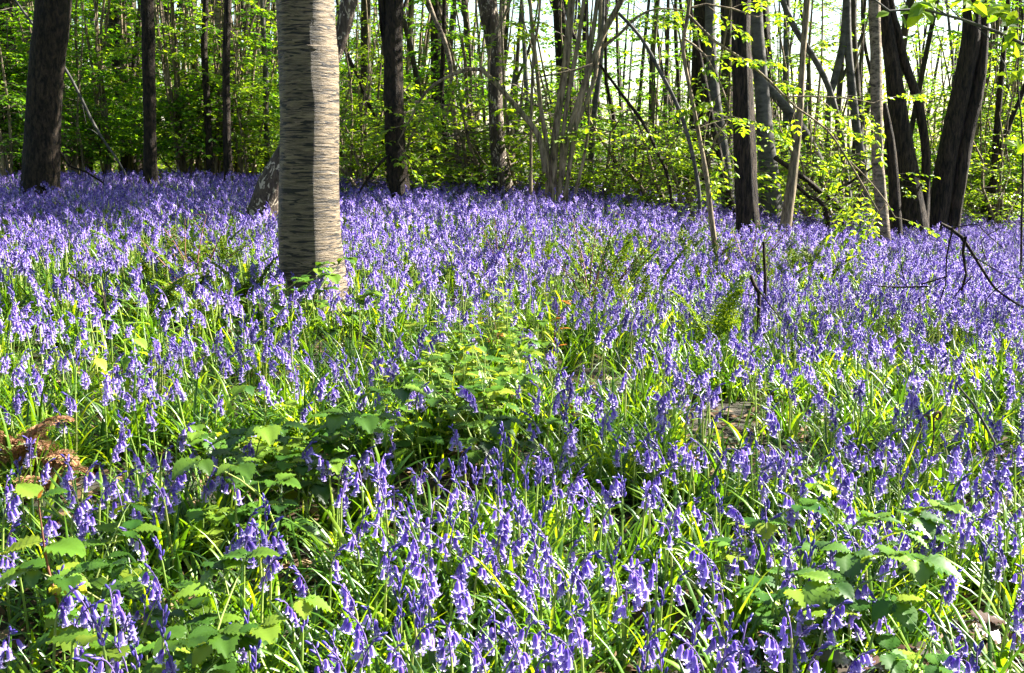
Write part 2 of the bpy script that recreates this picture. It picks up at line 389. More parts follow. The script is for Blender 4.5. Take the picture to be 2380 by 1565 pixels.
tree('cherry_tree', 'thickest trunk, smooth banded grey bark with a blazing sunlit right edge', [[(709, 0, 135), (716, 120, 137), (720, 280, 136), (718, 420, 137), (719, 540, 141), (724, 625, 146)]], 'cherry', seed=1, sides=60, rough=.02, lobes=.16, H=8, n=7, ridge=.004, step=.02)
tree('dark_tree', 'thick dark rough trunk at the far left, brown sunlight down its right side', [[(124, 0, 80), (113, 110, 78), (104, 220, 76), (98, 330, 78), (94, 432, 84)]], 'dark', seed=2, sides=26, lobes=.15, H=8)
tree('slim_dark_tree', 'slim straight reddish black trunk standing between far left trunk and banded trunk', [[(342, 0, 30), (345, 120, 30), (348, 240, 29), (349, 340, 30), (351, 415, 33)]], 'dark', seed=3, dist=11, H=7)
tree('slim_tree', 'bent slim dark trunk just left of a straighter lit one', [[(478, 0, 13), (474, 110, 15), (482, 240, 16), (486, 347, 17), (491, 415, 18)]], 'dark', seed=4, dist=12.2, H=6)
tree('slim_tree', 'slim trunk with narrow sunlit strip, closest on the left of the banded trunk group', [[(530, 0, 17), (526, 120, 18), (526, 240, 18), (530, 400, 20)]], 'oak', seed=5, dist=11.8, H=6)
tree('pale_birch', 'pale mottled trunk behind two slim dark ones', [[(500, 0, 26), (512, 60, 24), (508, 180, 22), (512, 300, 20), (517, 405, 18)]], 'birchw', seed=6, dist=14, H=7)
tree('slim_tree', 'thin grey brown trunk just left of banded trunk, bare and slightly bowed', [[(609, 0, 10), (617, 173, 13), (619, 280, 13), (622, 380, 14)]], 'grey', seed=7, dist=13, H=6)
tree('leaning_birch', 'flaky dark birch with white scars leaning behind the thickest trunk', [[(812, 0, 38), (800, 60, 34), (782, 120, 30), (735, 220, 36), (672, 350, 50), (632, 425, 60), (612, 480, 66)]], 'birch', seed=8, H=7, rough=.12, lobes=.1)
tree('double_stem_tree', 'dark mottled trunk right of banded trunk with slim second stem joined to its side',
     [[(916, 0, 42), (914, 110, 44), (915, 240, 44), (918, 347, 46), (930, 466, 46)], [(886, 0, 16), (892, 70, 17), (902, 140, 18), (908, 200, 16), (912, 260, 10)]], 'dark', seed=9, H=7.5, sides=18, dist=10.8)
tree('dark_pole_tree', 'dark straight trunk behind the crooked pale sapling', [[(1012, 0, 26), (1014, 120, 26), (1012, 240, 20), (1009, 440, 20)]], 'dark', seed=10, dist=14.5)
tree('crooked_pale_sapling', 'thin pale crooked stem curving down right of dark pole, brightly sunlit', [[(994, 0, 10), (1027, 80, 12), (1045, 139, 11), (1053, 225, 10), (1062, 347, 10), (1071, 452, 11)]], 'birchw', seed=11, dist=11.6, H=5.5, n=5)
tree('dark_sapling', 'thin dark crooked stem left of the pale sunlit sapling', [[(1033, 0, 10), (1029, 146, 11), (1027, 243, 12), (1038, 347, 12), (1046, 435, 12)]], 'dark', seed=12, dist=12.4, H=5.5, n=5)
tree('flaky_birch', 'flaky black and cream birch trunk left of the many stemmed hazel', [[(1132, 0, 44), (1142, 60, 38), (1150, 139, 34), (1152, 243, 32), (1157, 347, 34), (1174, 462, 42)]], 'birch', seed=13, rough=.10, H=7.5, sides=20, dist=11.4)
tree('pale_sapling', 'very thin pale stem hugging the right side of the flaky birch', [[(1170, 160, 6), (1173, 225, 7), (1187, 364, 8), (1193, 440, 9)]], 'birchw', seed=14, dist=12.0, H=4, n=4)
HZ = [[(1232, 0, 11), (1237, 69, 12), (1249, 173, 13), (1258, 260, 14), (1272, 347, 14), (1272, 470, 15)],
      [(1256, 0, 7), (1249, 69, 8), (1239, 139, 9), (1234, 312, 9), (1234, 478, 11)],
      [(1329, 0, 22), (1319, 104, 23), (1312, 173, 22), (1299, 250, 23), (1288, 347, 24), (1285, 474, 24)],
      [(1357, 0, 12), (1340, 121, 14), (1323, 208, 14), (1309, 312, 14), (1300, 474, 14)],
      [(1388, 0, 13), (1374, 104, 15), (1357, 208, 15), (1340, 290, 14), (1322, 400, 14), (1310, 476, 14)],
      [(1367, 220, 7), (1368, 295, 9), (1353, 385, 10), (1331, 470, 11)],
      [(1450, -10, 17), (1430, 28, 19), (1398, 87, 19), (1376, 150, 19), (1345, 235, 18), (1318, 330, 18), (1296, 474, 18)],
      [(1396, 0, 11), (1392, 90, 12), (1383, 180, 13), (1352, 265, 12), (1330, 330, 12), (1314, 476, 13)]]
tree('hazel_coppice', 'many stemmed hazel fanning up from one stool with an arching branch to the left', HZ, 'hazel', cat='tree', seed=15, H=5.5, n=2, lobes=0, dist=10.8, partname='stem',
     extra=[([(1268, 400, 17), (1262, 350, 17), (1250, 312, 15), (1204, 253, 13), (1156, 198, 12), (1121, 162, 11), (1086, 161, 10), (1031, 184, 8), (989, 215, 7), (948, 288, 5), (925, 330, 3)], -.1, .16, .06),
            ([(1135, 173, 7), (1138, 120, 7), (1142, 92, 7), (1163, 59, 6), (1187, 0, 6), (1200, -40, 5)], -.1, .2, .06),
            ([(1378, 150, 7), (1330, 165, 5), (1260, 178, 4), (1190, 195, 2)], -.2, .15, .055),
            ([(1400, 110, 9), (1440, 80, 7), (1480, 40, 6), (1530, 20, 4), (1590, 25, 3)], .1, .15, .06)])
tree('slim_grey_tree', 'slim dark stem rising behind the right side of the hazel', [[(1402, 0, 10), (1398, 104, 12), (1391, 190, 13), (1378, 295, 14), (1371, 452, 15)]], 'grey', seed=16, dist=12.5)
tree('kinked_sapling', 'thin dark stem with a kink, right of the hazel', [[(1408, 60, 7), (1409, 191, 8), (1425, 262, 10), (1427, 330, 9), (1426, 440, 10)]], 'dark', seed=17, dist=12.8, H=4.5, n=4)
tree('blue_grey_tree', 'smooth blue grey trunk bowing out at its foot, beside the thick dark trunk', [[(1651, 0, 24), (1651, 104, 25), (1661, 225, 26), (1680, 347, 27), (1693, 472, 32)]], 'grey', seed=18, dist=12.3, H=7.5, lobes=.1)
tree('slim_leaning_tree', 'slim sunlit pole leaning against the blue grey trunk', [[(1600, 0, 11), (1614, 69, 12), (1630, 156, 13), (1658, 295, 14), (1690, 440, 16)]], 'oak', seed=19, dist=11.9, H=5.5)
tree('thick_dark_tree', 'thick dark straight trunk right of centre, foot deepest in the bluebells', [[(1723, 0, 42), (1723, 110, 45), (1726, 208, 47), (1730, 347, 50), (1738, 516, 53)]], 'oak', seed=20, sides=24, H=8, rough=.07, dist=10.0)
tree('grey_tree', 'broad grey trunk with bright right edge just behind the thick dark trunk', [[(1757, 0, 28), (1762, 104, 31), (1770, 208, 34), (1781, 347, 40), (1791, 478, 52)]], 'grey', seed=21, sides=20, H=7.5, dist=12.2)
tree('swaying_tree', 'slim brown stem leaning right at the top, footed right of broad grey trunk', [[(1876, 0, 15), (1866, 120, 14), (1862, 208, 14), (1856, 295, 17), (1843, 400, 22), (1832, 482, 26)]], 'hazel', seed=22, dist=11, H=6.5)
tree('long_leaning_tree', 'dark pole leaning left from the top, crossing the pale forked trunk', [[(1815, -10, 13), (1849, 69, 14), (1890, 132, 14), (1925, 201, 14), (1950, 290, 13), (1965, 400, 15), (1975, 480, 16)]], 'grey', seed=23, dist=13, H=5)
tree('forked_tree', 'blue grey trunk forked into a V among the leaning poles', [[(1968, -10, 18), (1970, 97, 19), (1977, 173, 19), (1990, 295, 20), (2004, 380, 21), (2008, 475, 24)], [(1962, 60, 15), (1958, 110, 18), (1938, 190, 17), (1926, 240, 14), (1925, 330, 14), (1930, 470, 16)]], 'grey', seed=24, dist=14, H=7)
tree('low_leaning_tree', 'dark blue grey trunk leaning low to the left over a fallen log', [[(1760, 165, 16), (1790, 208, 20), (1842, 270, 23), (1887, 340, 24), (1926, 451, 27), (1940, 490, 30)]], 'grey', seed=25, dist=13.2, H=0, topH=False, cr=False)
tree('slender_birch', 'slender knobbly birch with peeling bark standing furthest forward on the right', [[(2032, 0, 26), (2036, 120, 26), (2038, 250, 26), (2040, 380, 27), (2055, 548, 28)]], 'birchw', seed=26, sides=18, H=7, rough=.08)
tree('twin_chestnut', 'broad leaning trunk and slimmer bent stem sharing one foot, right of the slender birch',
     [[(2052, -20, 24), (2062, 60, 28), (2076, 173, 36), (2100, 347, 48), (2118, 496, 66)], [(2068, -10, 15), (2083, 60, 18), (2104, 150, 20), (2130, 225, 21), (2150, 330, 20), (2152, 400, 21), (2146, 496, 28)]], 'oak', seed=27, dist=12.2, H=7, sides=20)
tree('short_trunk_tree', 'short dark trunk with one lit edge between slender birch and broad leaning pair', [[(2055, 240, 12), (2068, 320, 20), (2076, 400, 24), (2080, 492, 27)]], 'oak', seed=28, dist=11.6, H=0, cr=False, topH=False)
tree('leaning_chestnut', 'pair of thick ridged trunks leaning right together near the right edge',
     [[(2262, -10, 44), (2256, 100, 44), (2240, 180, 42), (2205, 347, 44), (2178, 505, 48)], [(2290, 20, 22), (2282, 140, 26), (2270, 220, 30), (2244, 330, 34), (2216, 508, 32)]], 'oak', seed=29, dist=12.4, H=7.5, sides=22)
tree('forked_dark_tree', 'dark trunk forking into two arms near the right edge', [[(2338, 60, 10), (2330, 150, 13), (2316, 312, 15), (2305, 520, 18)], [(2380, 205, 10), (2362, 250, 11), (2335, 320, 12), (2312, 400, 12)]], 'dark', seed=30, dist=14, H=6)
tree('edge_sapling', 'thin bare crooked stem beside the right border', [[(2376, 60, 3), (2365, 180, 3.5), (2377, 330, 4), (2374, 560, 5)]], 'dark', seed=31, dist=9.5, H=4.5, n=3)

# low leafy branches hanging in front of the trees on the right
tree('lime_sapling', 'leafy sapling whose long lit branch slopes across the trunks right of centre',
     [[(1606, -30, 9), (1598, 40, 9), (1588, 120, 9), (1612, 250, 9), (1640, 400, 11), (1650, 480, 12)]], 'hazel', seed=33, dist=8.6, H=3.4, n=2, cr=False,
     extra=[([(1596, 30, 7), (1660, 95, 7), (1730, 140, 6), (1790, 190, 6), (1850, 250, 5), (1920, 300, 5), (1975, 380, 5), (2040, 490, 4)], 0, .16, .052),
            ([(1590, 90, 6), (1640, 130, 5), (1680, 210, 4), (1700, 270, 3)], -.1, .12, .06),
            ([(1830, 225, 4), (1900, 225, 4), (1980, 230, 3), (2030, 240, 2)], -.1, .14, .052),
            ([(1600, 20, 6), (1640, 10, 5), (1700, 20, 4), (1760, 40, 3)], .1, .15, .052),
            ([(1975, 375, 4), (2020, 420, 3), (2060, 470, 3), (2080, 505, 2)], .1, .14, .05),
            ([(1620, 300, 4), (1660, 285, 3), (1700, 330, 2)], .1, .14, .05)])
# ------------------------------------------------------------------ leaning poles and fallen wood
def pole(name, label, pl, d, bk, cat='fallen branch', twigs=0, seed=0, d2=None):
    rg = random.Random(seed)
    P, Rr = trunk_pts(pl, d)
    if d2:
        for i, p in enumerate(P):
            k = i / (len(P) - 1); q = at(pl[i][0], pl[i][1], d + (d2 - d) * k); P[i] = q
    base = P[-1].copy(); g = ground(base.x, base.y)
    if base.z > g: P.append(Vector((base.x + (base.x - P[-2].x) * .25, base.y, g - .02))); Rr.append(Rr[-1])
    mb = MB(); tube(mb, P, Rr, 8, .1, .06, seed)
    Q, _ = catmull(P, Rr, .12)
    for _ in range(twigs):
        q = rg.choice(Q[1:]); v = jit(rg, 1).normalized(); L = rg.uniform(.12, .4)
        tube(mb, [q, q + v * L * .5 + jit(rg, .03), q + v * L + jit(rg, .06)], [.005, .004, .002], 4, .1)
    o = mb.build(name, BK[bk], None, tuple(P[-1])); return tag(o, label, cat)
pole('leaning_pole', 'pale bare pole slanting down rightwards from behind the far left trunk', [(31, -5, 6), (83, 66, 6), (149, 156, 7), (187, 225, 7), (208, 270, 7), (236, 319, 6), (290, 402, 5)], 11.4, 'grey', 'leaning pole', 3, 1)
pole('leaning_pole', 'dark thin pole slanting down between banded trunk and double stemmed trunk', [(800, 112, 9), (832, 180, 8), (855, 240, 8), (880, 290, 7), (900, 400, 6)], 12, 'dark', 'leaning pole', 2, 2)
pole('broken_branch', 'short brown broken branch propped at the foot of the double stemmed trunk', [(896, 366, 7), (870, 395, 7), (852, 420, 6), (834, 448, 5)], 10.4, 'dark', 'branch', 3, 3)
pole('leaning_pole', 'dark straight pole slanting down rightwards from the hazel', [(1391, 146, 6), (1447, 222, 7), (1496, 288, 8), (1530, 360, 8), (1556, 425, 7)], 11, 'dark', 'leaning pole', 4, 4)
pole('leaning_pole', 'sunlit grey pole bowing down rightwards, upper right of the hazel', [(1437, 30, 7), (1489, 87, 8), (1534, 166, 9), (1576, 250, 9), (1605, 340, 9), (1625, 450, 9)], 10.6, 'grey', 'leaning pole', 4, 5)
pole('fallen_log', 'brown fallen log sloping down right behind the swaying stem', [(1800, 366, 11), (1862, 409, 12), (1905, 445, 13), (1955, 488, 13)], 11.6, 'oak', 'log', 4, 6)
pole('fallen_branch', 'dark arched branch beneath the brown fallen log', [(1845, 425, 8), (1880, 458, 9), (1920, 484, 10)], 11.3, 'dark', 'branch', 4, 7)
pole('thin_branch', 'thin crossed twiggy branch among trunks below the pale forked tree', [(2090, 350, 5), (2020, 395, 5), (1975, 425, 6), (1930, 470, 5)], 11.9, 'dark', 'branch', 6, 8)
pole('fallen_branch', 'tangled dead wood at the foot of the far left trunk', [(139, 350, 5), (160, 385, 6), (200, 400, 5), (240, 425, 4)], 10.2, 'dark', 'branch', 8, 9)
# dead branch in the bluebells on the right
def dead_branch():
    d = 6.6; e = None; mb = MB(); rg = random.Random(5)
    segs = [[(2190, 520, 6), (2215, 532, 8), (2243, 552, 9), (2280, 602, 7), (2310, 659, 6), (2345, 690, 5), (2395, 730, 5)], [(2243, 552, 8), (2252, 592, 7), (2250, 640, 6), (2247, 680, 5)],
            [(2203, 530, 4), (2200, 592, 4), (2190, 660, 3), (2186, 700, 3)], [(2252, 590, 3), (2330, 640, 2), (2375, 640, 2)], [(2150, 664, 4), (2090, 672, 4), (2030, 666, 2)], [(2190, 640, 3), (2150, 664, 4)],
            [(2280, 602, 3), (2285, 560, 2), (2310, 530, 2)], [(2310, 659, 3), (2305, 700, 2), (2285, 740, 2)], [(2250, 640, 3), (2230, 700, 3), (2220, 740, 2)], [(2195, 640, 2), (2150, 700, 2), (2140, 725, 2)], [(2215, 532, 3), (2260, 520, 2), (2300, 540, 2), (2340, 580, 2)],
            [(2120, 670, 2), (2105, 620, 2), (2110, 600, 1.5)], [(2090, 672, 2), (2070, 640, 1.5)]]
    for s in segs:
        P, Rr = trunk_pts(s, d)
        for p in P: p.y += rg.uniform(-.1, .1)
        tube(mb, P, Rr, 6, .06, .1, 3)
    b = at(2247, 700, d)
    o = mb.build('dead_branch', B_DARK, None, (b.x, b.y, ground(b.x, b.y))); tag(o, 'black twiggy dead branch arching out of the bluebells at the right', 'dead branch')
dead_branch()
pole('broken_stick', 'short upright broken stick among bluebells below the thick dark trunk', [(1775, 562, 6), (1776, 600, 7), (1779, 650, 8)], 6.3, 'dark', 'stick', 2, 10)
pole('broken_stick', 'stubby dark stick beside a pale fallen twig in the bluebells', [(1744, 640, 9), (1752, 660, 9), (1764, 682, 9)], 5.7, 'dark', 'stick', 3, 11)
pole('fallen_twig', 'grey twig slanting through bluebells at lower right', [(2225, 895, 4), (2262, 940, 6), (2290, 990, 7), (2312, 1030, 6)], 3.5, 'grey', 'twig', 1, 12)
pole('fallen_twig', 'grey brown twig slanting through bluebells at the left', [(160, 636, 4), (200, 665, 5), (240, 692, 5)], 5.2, 'dark', 'twig', 1, 13)

# overhanging branch at the top right, from a tree outside the frame
def overhang():
    d = 4.2; mb = MB(); lv = Leaves(); rg = random.Random(9)
    main = [(2018, -12, 4), (2067, 26, 5), (2143, 21, 6), (2234, 45, 7), (2320, 76, 8), (2372, 100, 8), (2500, 150, 12), (2660, 160, 22)]
    P, Rr = trunk_pts(main, d)
    base = Vector((P[-1].x + .15, P[-1].y + .1, 0)); base.z = ground(base.x, base.y)
    e = empty('overhanging_tree', base, 'small tree beyond the right border reaching a thin leafy branch over the top right corner', 'tree')
    tk = MB(); tube(tk, [base - Vector((0, 0, .1)), base + Vector((.05, 0, 1)), Vector((P[-1].x + .05, P[-1].y, P[-1].z)), Vector((P[-1].x + .2, P[-1].y + .2, 4.4))], [.06, .05, .045, .025], 10, .15, .06)
    tk.build('trunk', B_GREY, e, base)
    bm = MB(); tube(bm, P, Rr, 7, .1, .05); 
    for s in ([(2200, 35, 4), (2160, 10, 3), (2120, -20, 3)], [(2260, 52, 3), (2300, 90, 3), (2335, 150, 3), (2350, 230, 2)], [(2234, 45, 3), (2200, 10, 3), (2190, -15, 3)]):
        Q, q2 = trunk_pts(s, d); tube(bm, Q, q2, 5, .1)
    def lf(x, y, n, sz=.07, sp=28):
        for _ in range(n):
            p = at(x + rg.uniform(-sp, sp), y + rg.uniform(-sp * .6, sp * .6), d + rg.uniform(-.1, .1))
            lv.add(p, Vector((rg.uniform(-1, 1), rg.uniform(-.5, .5), rg.uniform(-.7, .2))), Vector((rg.uniform(-.6, .6), -.5, rg.uniform(.2, 1))), sz * rg.uniform(.7, 1.2))
    lf(2130, 10, 9); lf(2165, 0, 8); lf(2090, 20, 3); lf(2290, 15, 14, .06, 40); lf(2350, 30, 12, .07, 35); lf(2370, 110, 6); lf(2335, 60, 8); lf(2375, 330, 4, .05, 16); lf(2250, 0, 8); lf(2350, 170, 4, .05)
    b = bm.build('branch', B_GREY, e, base); fm = MB(); lv.flush(fm); fm.build('foliage', M_LEAFY, b, base, smooth=False)
overhang()
print('named trees', len(sc.objects))

# ------------------------------------------------------------------ copied woodland behind
def tmpl_tree(i, H, r, bk, lm, n, leaf, label, cat='tree', low=0):
    rg = random.Random(100 + i); e = empty('woodland_tree', (0, 0, 0), label, cat)
    P = [Vector((0, 0, -.15))]; Rr = [r * 1.25]; x = y = 0; dx, dy = rg.uniform(-.09, .09), rg.uniform(-.09, .09)
    for k in range(1, 9):
        x += dx * H / 8 + rg.uniform(-.05, .05); y += dy * H / 8 + rg.uniform(-.05, .05)
        P.append(Vector((x, y, H * k / 8))); Rr.append(r * (1 - .09 * k))
    tk = MB(); tube(tk, P, Rr, 9, .35, .07, i * 3.)
    if rg.random() < .5:
        k = 3; q = P[k]; a = rg.uniform(0, 6.28); tube(tk, [q, q + Vector((math.cos(a) * .5, math.sin(a) * .5, 1.2)), q + Vector((math.cos(a) * .9, math.sin(a) * .9, 3.2))], [r * .55, r * .45, r * .2], 7, .3, .05)
    tk.build('trunk', BK[bk], e)
    W = MB(); lv = Leaves()
    for k in range(int(n * .62)):
        h = H * rg.uniform(.42 if k >= low else .12, 1.0); f = h / H * 8; j = min(7, int(f)); p = P[j].lerp(P[j + 1], f - j) if j < 8 else P[8]
        a = rg.uniform(0, 2 * PI)
        spray(W, lv, p, Vector((math.cos(a), math.sin(a), rg.uniform(.1, .7))), rg.uniform(.9, 1.8), .012, rg, leaf, .14, 2 if k % 2 else 1, .25)
    lv.flush(W, 1); W.build('crown', [M_TWIG, lm], e, smooth=False)
    index_kids(e); return e
def tmpl_bush(i, H, ns, lm, leaf, label, spread=.35, dens=1.):
    rg = random.Random(300 + i); e = empty('understorey_shrub', (0, 0, 0), label, 'shrub')
    W = MB(); S = MB(); lv = Leaves()
    for k in range(ns):
        a = rg.uniform(0, 2 * PI); l = rg.uniform(0, spread); h = H * rg.uniform(.7, 1.1); P = [Vector((0, 0, -.1))]
        for j in range(1, 6): P.append(Vector((math.cos(a) * l * h * j / 5 + rg.uniform(-.05, .05), math.sin(a) * l * h * j / 5 + rg.uniform(-.05, .05), h * j / 5)))
        tube(S, P, [.022, .019, .016, .013, .009, .004], 6, .25, .05, k)
        for j in range(int(11 * dens)):
            f = rg.uniform(.15, 1) * 5; q = min(4, int(f)); p = P[q].lerp(P[q + 1], f - q); b = rg.uniform(0, 2 * PI)
            spray(W, lv, p, Vector((math.cos(b), math.sin(b), rg.uniform(-.1, .5))), rg.uniform(.4, .95) * (1.15 - f / 8), .006, rg, leaf, .085, 1, .35)
    S.build('stem', B_HAZEL, e); lv.flush(W, 1); W.build('crown', [M_TWIG, lm], e, smooth=False)
    index_kids(e); return e
TT = [tmpl_tree(0, 9.5, .085, 'back', M_LEAFY, 13, .085, 'x'), tmpl_tree(1, 10.5, .11, 'dark', M_LEAFY, 14, .085, 'x', low=2), tmpl_tree(2, 8.5, .06, 'grey', M_LEAFD, 12, .08, 'x', low=2),
      tmpl_tree(3, 9, .07, 'birchw', M_LEAFY, 11, .075, 'x'), tmpl_tree(4, 9.5, .05, 'back', M_LEAFD, 10, .08, 'x', low=1), tmpl_tree(5, 11, .14, 'oak', M_LEAFD, 15, .085, 'x')]
TB = [tmpl_bush(0, 2.6, 5, M_LEAFD, .06, 'x'), tmpl_bush(1, 3.4, 5, M_LEAFY, .06, 'x'), tmpl_bush(2, 1.7, 4, M_LEAFY, .05, 'x', .5), tmpl_bush(3, 3.8, 6, M_LEAFD, .065, 'x', .25, 1.2), tmpl_bush(4, .9, 4, M_LEAFY, .045, 'x', .8)]
G_T = {0: ('slim brown woodland tree standing in the background behind the bluebells', 'brown barked background trees'), 1: ('dark straight woodland tree standing in the background behind the bluebells', 'dark barked background trees'),
       2: ('slim grey woodland tree standing in the background behind the bluebells', 'grey barked background trees'), 3: ('pale banded birch standing in the background behind the bluebells', 'pale birches in the background'),
       4: ('thinnest brown pole tree standing in the background behind the bluebells', 'thin pole trees in the background'), 5: ('stout ridged woodland tree standing in the background behind the bluebells', 'stout background trees')}
G_B = {0: ('mid height deep green shrub growing under the background trees', 'deep green shrubs under the trees'), 1: ('tall fresh green shrub growing under the background trees', 'fresh green shrubs under the trees'),
       2: ('low spreading fresh green shrub behind the bluebells', 'low shrubs behind the bluebells'), 3: ('tall dense deep green shrub growing under the background trees', 'tall dense shrubs under the trees'),
       4: ('knee high sprawling seedling shrub at the far edge of the bluebells', 'seedling shrubs at the edge of the bluebells')}
def place(T, G, used, i, x, y, s, rz, tilt=(0, 0)):
    lab, gr = G[i]
    if i not in used:
        used.add(i); o = T[i]; o.location = (x, y, ground(x, y)); o.rotation_euler = (tilt[0], tilt[1], rz); o.scale = (s,) * 3; o['label'] = lab; o['group'] = gr; return o
    return dup(T[i], (x, y, ground(x, y)), rz, s, lab, gr, tilt)
rg = random.Random(42); usedT = set(); usedB = set(); pts = []
for k in range(4000):
    if len(pts) >= 240: break
    y = 14.5 + 33 * rg.random() ** 1.25; u = rg.uniform(-.62, .62); x = u * y
    if any((x - a) ** 2 + (y - b) ** 2 < .42 for a, b in pts): continue
    pxx = CX + u * F_PX
    if pxx > 1730 and rg.random() < .35: continue
    if 1215 < pxx < 1300 and rg.random() < .6: continue
    pts.append((x, y))
for (x, y) in pts:
    i = rg.choices(range(6), [4, 3, 3, 2, 8, 1])[0]
    place(TT, G_T, usedT, i, x, y, rg.uniform(.8, 1.2), rg.uniform(0, 6.28), (rg.gauss(0, .05), rg.gauss(0, .06)))
RING = []
for k in range(600):
    if len(RING) >= 48: break
    a = rg.uniform(PI * .58, PI * 1.75); rr = rg.uniform(4.5, 15); x, y = math.cos(a) * rr * 1.0, math.sin(a) * rr
    if y > 0 and x / y > -.72: continue
    if x > 1 and y > -3: continue
    if any((x - q[0]) ** 2 + (y - q[1]) ** 2 < 3.2 for q in RING): continue
    RING.append((x, y, rg.choice([0, 1, 5, 2]), rg.uniform(.9, 1.2)))
# trees beyond the right border and behind the camera that shade the field
for (x, y, i, s) in [(9.3, 8.8, 5, .85), (10.6, 9.7, 1, .9), (7.5, 5.8, 5, .9), (12.6, 14.3, 5, .9), (8.0, 1.4, 4, .9), (9.5, 6.2, 4, .9)] + RING:
    place(TT, G_T, usedT, i, x, y, s, rg.uniform(0, 6.28))
n = 0
for k in range(3000):
    if n >= 135: break
    y = 12.8 + 20 * rg.random() ** 1.5; u = rg.uniform(-.58, .58); x = u * y; pxx = CX + u * F_PX
    dens = .95 if pxx < 1000 else (.55 if pxx < 1700 else .5)
    if rg.random() > dens: continue
    if y < crest(x, y) + .3: continue
    i = rg.choices(range(5), [3, 3, 2, 3 if pxx < 700 else 1, 1])[0]
    place(TB, G_B, usedB, i, x, y, rg.uniform(.75, 1.2) * (1.3 if pxx < 1000 and y > 15 else 1), rg.uniform(0, 6.28)); n += 1
for (px, d, i, s) in [(20, 11.5, 0, .9), (180, 12.5, 0, .8), (250, 13, 3, .8), (420, 12.6, 3, .8), (570, 12.6, 1, .8), (820, 11.8, 1, .7), (960, 11.9, 4, 1.2), (1090, 12, 4, 1.4), (1140, 11.8, 4, 1.5), (1480, 12, 4, 1.1), (1560, 11.9, 4, 1.4), (1600, 11.2, 2, .7), (1890, 12.8, 2, .9), (1960, 12.2, 4, 1.3), (2340, 13.6, 2, 1), (2290, 14.5, 1, .8), (1220, 11.6, 4, 1), (1400, 12, 4, 1.2), (870, 11.4, 4, 1.1), (2330, 17, 1, 1.3), (2370, 19, 1, 1.4), (2280, 18, 1, 1.2), (2400, 16, 1, 1.2), (2190, 20, 1, 1.2), (90, 14, 3, 1), (300, 15, 3, 1.1), (560, 15, 3, 1.1), (440, 16, 3, 1.2), (180, 17, 3, 1.3)]:
    p = at(px, 400, d); place(TB, G_B, usedB, i, p.x, p.y, s, rg.uniform(0, 6.28))
# the far wood, one mass
def far_wood():
    rg = random.Random(8); mb = MB(); lv = Leaves()
    for k in range(260):
        a = rg.uniform(-.95, .95); y = rg.uniform(50, 78); x = a * y; g = ground(x, y); h = rg.uniform(8, 13) if a < -.2 else rg.uniform(6, 9)
        tube(mb, [Vector((x, y, g - .2)), Vector((x + rg.uniform(-.4, .4), y, g + h * .5)), Vector((x + rg.uniform(-.9, .9), y, g + h))], [rg.uniform(.09, .22), .1, .04], 6, 3)
        for q in range(110 if a < -.2 else 85):
            t = rg.random() ** .8; rr = rg.uniform(.3, 2.4)
            b = rg.uniform(0, 6.28); p = Vector((x + math.cos(b) * rr, y + math.sin(b) * rr, g + .3 + h * t))
            lv.add(p, jit(rg, 1), jit(rg, 1) + Vector((0, 0, .6)), rg.uniform(.14, .3))
    for k in range(300):
        a = rg.uniform(0, 2 * PI); rr = rg.uniform(19, 33); x, y = math.cos(a) * rr, math.sin(a) * rr
        if y > 0 and abs(x / y) < 1.0: continue
        if x > 0 and y > -2 : rr = rg.uniform(24, 36); x, y = math.cos(a) * rr, math.sin(a) * rr
        g = ground(x, y); h = rg.uniform(9, 13)
        tube(mb, [Vector((x, y, g - .2)), Vector((x, y, g + h * .5)), Vector((x + rg.uniform(-.6, .6), y, g + h))], [rg.uniform(.09, .2), .1, .04], 6, 3)
        for q in range(130):
            r2 = rg.uniform(.3, 2.6); b = rg.uniform(0, 6.28); lv.add(Vector((x + math.cos(b) * r2, y + math.sin(b) * r2, g + .3 + h * rg.random() ** .8)), jit(rg, 1), jit(rg, 1) + Vector((0, 0, .6)), rg.uniform(.2, .42))
    lv.flush(mb, 1); o = mb.build('far_woodland', [B_BACK, M_LEAFY], smooth=False); tag(o, 'hazy green wall of distant woodland beyond the nearer trees', 'woodland', kind='stuff')
far_wood()
print('woodland', len(sc.objects))

# ------------------------------------------------------------------ bluebells
def bell_mesh(openk, seed):
    """one nodding bell hanging along -Z from its stalk: tube of six tepals, tips curled back"""
    rg = random.Random(seed); mb = MB(); S = 12
    prof = [(0, .0012), (-.002, .0028), (-.006, .0036), (-.012, .0038), (-.0155, .0042)]
    V, T = [], []
    for z, r in prof:
        for k in range(S):
            a = 2 * PI * k / S; rr = r * (1.06 if k % 2 == 0 else .9); V.append((rr * math.cos(a), rr * math.sin(a), z)); T.append(max(0, (-z - .005) / .03))
    q = [(i * S + k, i * S + (k + 1) % S, (i + 1) * S + (k + 1) % S, (i + 1) * S + k) for i in range(len(prof) - 1) for k in range(S)]
    mb.add(V, [q], 0, T)
    for t in range(6):
        a = 2 * PI * (t * 2) / S; da = 2 * PI / S * .92
        o = rg.uniform(.8, 1.2) * openk
        def pt(ang, r, z): return (r * math.cos(ang), r * math.sin(ang), z)
        v = [pt(a - da, .0040, -.0152), pt(a, .0044, -.0155), pt(a + da, .0040, -.0152),
             pt(a - da * .75, .0050 + .0008 * o, -.0178), pt(a, .0054 + .001 * o, -.018), pt(a + da * .75, .0050 + .0008 * o, -.0178),
             pt(a - .18, .0064 + .0024 * o, -.0186 + .0012 * o), pt(a + .18, .0064 + .0024 * o, -.0186 + .0012 * o), pt(a, .0070 + .0028 * o, -.0165 + .0022 * o)]
        mb.add(v, [[(0, 1, 4, 3), (1, 2, 5, 4), (3, 4, 7, 6)], [(4, 5, 7), (6, 7, 8)]], 0, [.35, .3, .35, .75, .6, .75, .95, .95, 1])
    return mb
